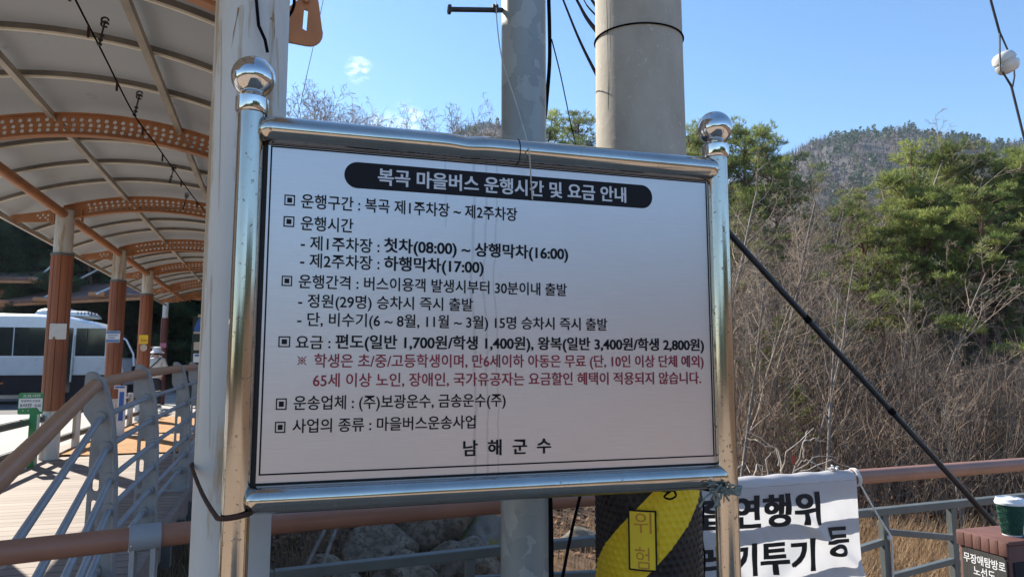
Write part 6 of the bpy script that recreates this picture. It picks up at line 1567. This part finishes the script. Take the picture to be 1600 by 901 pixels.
def grass(name, n, area, hmin, hmax, mat, lab, w, seed):
    rnd = random.Random(seed); V, F = [], []
    for _ in range(n):
        p = area(rnd); h = rnd.uniform(hmin, hmax); a = rnd.uniform(0, 6.28); l = rnd.uniform(0.1, 0.6) * h; q = Vector((math.cos(a), math.sin(a), 0)); s_ = Vector((-q.y, q.x, 0)) * w * rnd.uniform(0.6, 1.3)
        m1 = p + q * l * 0.35 + Vector((0, 0, h * 0.6)); e = p + q * l + Vector((0, 0, h * rnd.uniform(0.75, 1.0)))
        i0 = len(V); V.extend([tuple(p - s_), tuple(p + s_), tuple(m1 + s_ * 0.8), tuple(e), tuple(m1 - s_ * 0.8)]); F.append((i0, i0 + 1, i0 + 2, i0 + 4)); F.append((i0 + 4, i0 + 2, i0 + 3))
    mb = MB(); mb.add(V, F); return solo(name, mb, mat, lab, 'grass', (0, 0, 0), kind='stuff', smooth=False)
grass('dry_grass', 30000, area_px(1180, 1720, 4.5, 12.6, 0.7), 0.35, 0.95, M['straw'], 'tall tan dry grass in the hollow behind the grey railing panels', 0.0055, 3)
grass('dry_grass', 6000, area_px(400, 1100, 5.5, 12.8), 0.15, 0.6, M['straw'], 'dry grass between the rocks of the stream bed under the board', 0.005, 4)
grass('dry_grass', 4000, area_px(200, 420, 4.0, 12), 0.2, 0.7, M['straw'], 'dry grass in the shade beside the boardwalk edge', 0.005, 5)
rnd = random.Random(9); V, F = [], []
for _ in range(24000):
    px = rnd.uniform(1080, 1720) if rnd.random() < 0.8 else rnd.uniform(420, 1080); r = 11.3 + 13 * rnd.random() ** 1.3; p = ground_at(px, r) + Vector((0, 0, 0.06 + rnd.random() * 0.05))
    a = Vector((rnd.gauss(0, 1), rnd.gauss(0, 1), rnd.gauss(0, 0.5))).normalized() * rnd.uniform(0.035, 0.075); b = a.cross(Vector((rnd.gauss(0, 0.5), rnd.gauss(0, 0.5), 1))).normalized() * a.length * 0.55
    i0 = len(V); V.extend([tuple(p - a), tuple(p + b), tuple(p + a), tuple(p - b)]); F.append((i0, i0 + 1, i0 + 2, i0 + 3))
mb = MB(); mb.add(V, F); solo('leaf_litter', mb, M['leaf'], 'brown fallen leaves lying over the slope between the stems', 'leaf litter', (0, 0, 0), kind='stuff', smooth=False)
# pale leafless shrub right behind the banner
sh = MB(); rnd = random.Random(14)
for (px0, py0, px1, py1, px2, py2) in ((1222, 735, 1215, 700, 1160, 671), (1222, 735, 1228, 708, 1272, 668), (1240, 737, 1255, 690, 1262, 672), (1190, 738, 1172, 700, 1150, 690), (1240, 735, 1280, 712, 1312, 716), (1200, 738, 1198, 715, 1212, 700), (1285, 733, 1262, 718, 1246, 728), (1215, 702, 1190, 690, 1168, 684), (1255, 690, 1275, 684, 1290, 690), (1250, 737, 1300, 720, 1330, 730), (1150, 736, 1162, 722, 1172, 738), (1178, 738, 1184, 724, 1196, 736)):
    Yd = 3.9 + rnd.uniform(-0.3, 0.5); pts = [ony(px0, py0 + 25, Yd), ony(px0, py0, Yd), ony(px1, py1, Yd + rnd.uniform(-0.1, 0.1)), ony(px2, py2, Yd)]
    P = []
    for i in range(len(pts) - 1):
        for k in range(4): P.append(pts[i].lerp(pts[i + 1], k / 4) + Vector((rnd.gauss(0, 0.006), 0, rnd.gauss(0, 0.006))))
    P.append(pts[-1]); twig(sh, P, 0.0052, 0.002, 5)
    q = P[0]
stt = ony(1225, 760, 3.9); gz = h_ground(stt.x, stt.y)
for k in range(7):
    a = ony(1170 + 22 * k, 757, 3.9 + 0.1 * (k % 3)); twig(sh, [Vector((stt.x + 0.04 * (k - 3), stt.y, gz)), Vector((stt.x + (a.x - stt.x) * 0.5, stt.y, gz + (a.z - gz) * 0.6)), a], 0.009, 0.006, 5)
shr = thing('leafless_shrub', 'pale leafless shrub with one red leaf arching up right behind the banner', 'shrub', (stt.x, stt.y, gz)); part('stems', sh, M['pale_stem'], shr, angle=80)
lf_ = MB(); c = ony(1240, 718, 3.9); lf_.add([c + Vector((-0.02, 0, 0.03)), c + Vector((0.022, 0.01, 0.02)), c + Vector((0.012, 0, -0.04)), c + Vector((-0.018, -0.01, -0.02))], [(0, 1, 2, 3)]); part('leaf', lf_, pm('red_leaf', (0.4, 0.06, 0.02), 0.7), shr, smooth=False)
# leaning dead canes under the board
for k, (px0, py0, px1, py1) in enumerate(((512, 818, 478, 885), (527, 820, 503, 885))):
    mb = MB(); a, b = dep(px0, py0, 8.0), dep(px1, py1, 7.2); v = b - a; mb.tube([a - v * 1.2, a, b, b + v * 2.2], 0.022, 8)
    solo('leaning_pole', mb, M['bark'], ('left one of two grey poles leaning in the stream bed under the board', 'right one of two grey poles leaning in the stream bed under the board')[k], 'pole', b + v * 2.2, 'leaning grey poles')
# woodland on the far hill
rnd = random.Random(77); V, F = [], []
for _ in range(5200):
    u = rnd.uniform(0.25, 0.85); v = rnd.uniform(0.25, 0.935); p = hill_pt(u, v)
    con = noise.noise(Vector((u * 34, v * 9, 5))) > 0.02
    s_ = rnd.uniform(1.6, 3.4) if con else 0
    if not con: continue
    hgt = s_ * rnd.uniform(1.3, 2.0)
    for k in range(34):
        q = Vector((rnd.gauss(0, 0.33), rnd.gauss(0, 0.33), 0)) * s_; zt = rnd.random(); c = p + q * (1.15 - zt) + Vector((0, 0, hgt * (0.15 + 0.85 * zt)))
        a = Vector((rnd.gauss(0, 1), rnd.gauss(0, 1), rnd.gauss(0, 0.6))).normalized() * s_ * 0.17; b = a.cross(Vector((rnd.gauss(0, 1), rnd.gauss(0, 1), rnd.gauss(0, 1)))).normalized() * s_ * 0.13
        i0 = len(V); V.extend([tuple(c - a), tuple(c + b), tuple(c + a), tuple(c - b)]); F.append((i0, i0 + 1, i0 + 2, i0 + 3))
mb = MB(); mb.add(V, F); solo('hill_conifers', mb, M['far_green'], 'patches of dark conifers covering the distant hill', 'woodland', (0, 0, 0), kind='stuff', smooth=False)
V, F = [], []
for _ in range(7000):
    u = rnd.uniform(0.25, 0.85); v = rnd.uniform(0.3, 0.935); p = hill_pt(u, v)
    s_ = rnd.uniform(2.0, 4.0)
    for k in range(7):
        c = p + Vector((rnd.gauss(0, 0.4) * s_, rnd.gauss(0, 0.4) * s_, 0)); a = Vector((rnd.gauss(0, 0.25), rnd.gauss(0, 0.25), 1)) * s_ * rnd.uniform(0.6, 1.2); w = Vector((rnd.gauss(0, 1), rnd.gauss(0, 1), 0)).normalized() * 0.16
        i0 = len(V); V.extend([tuple(c - w), tuple(c + w), tuple(c + a)]); F.append((i0, i0 + 1, i0 + 2))
mb = MB(); mb.add(V, F); solo('hill_bare_trees', mb, M['far_twig'], 'grey bare woodland covering the distant hill', 'woodland', (0, 0, 0), kind='stuff', smooth=False)

# the wood across the open ground behind the viewer, mirrored in the polished steel
rnd = random.Random(31); V, F = [], []
for _ in range(420):
    x = rnd.uniform(-70, 70); y = -42 - 20 * rnd.random(); s_ = rnd.uniform(1.6, 2.6); gz = h_ground(x, y); hgt = rnd.uniform(2.5, 6.5)
    for k in range(60):
        zt = rnd.random(); c = Vector((x + rnd.gauss(0, 0.5) * s_ * (1.1 - zt), y + rnd.gauss(0, 0.5) * s_ * (1.1 - zt), gz + hgt * (0.08 + 0.92 * zt)))
        a = Vector((rnd.gauss(0, 1), rnd.gauss(0, 1), rnd.gauss(0, 0.7))).normalized() * 0.75; b = a.cross(Vector((rnd.gauss(0, 1), rnd.gauss(0, 1), rnd.gauss(0, 1)))).normalized() * 0.6
        i0 = len(V); V.extend([tuple(c - a), tuple(c + b), tuple(c + a), tuple(c - b)]); F.append((i0, i0 + 1, i0 + 2, i0 + 3))
mb = MB(); mb.add(V, F); solo('woodland', mb, M['dark_needles'], 'dark wood across the open ground, mirrored small in the polished steel ball finials', 'woodland', (0, 0, 0), kind='stuff', smooth=False)

# the air over the valley
hz = MB(); hz.box((0, 250, 82), (1300, 1300, 190))
hm = bpy.data.materials.new('valley_haze'); hm.use_nodes = True; hn = hm.node_tree.nodes; hn.clear()
ho = hn.new('ShaderNodeOutputMaterial'); hv = hn.new('ShaderNodeVolumePrincipled'); hv.inputs['Density'].default_value = 0.00032; hv.inputs['Color'].default_value = (0.62, 0.78, 1.0, 1); hv.inputs['Anisotropy'].default_value = 0.2
hm.node_tree.links.new(hv.outputs[0], ho.inputs['Volume'])
hzo = bpy.data.objects.new('haze', mesh_of('haze', hz, hm, (0, 0, 0), False)); col.objects.link(hzo); hzo['kind'] = 'stuff'
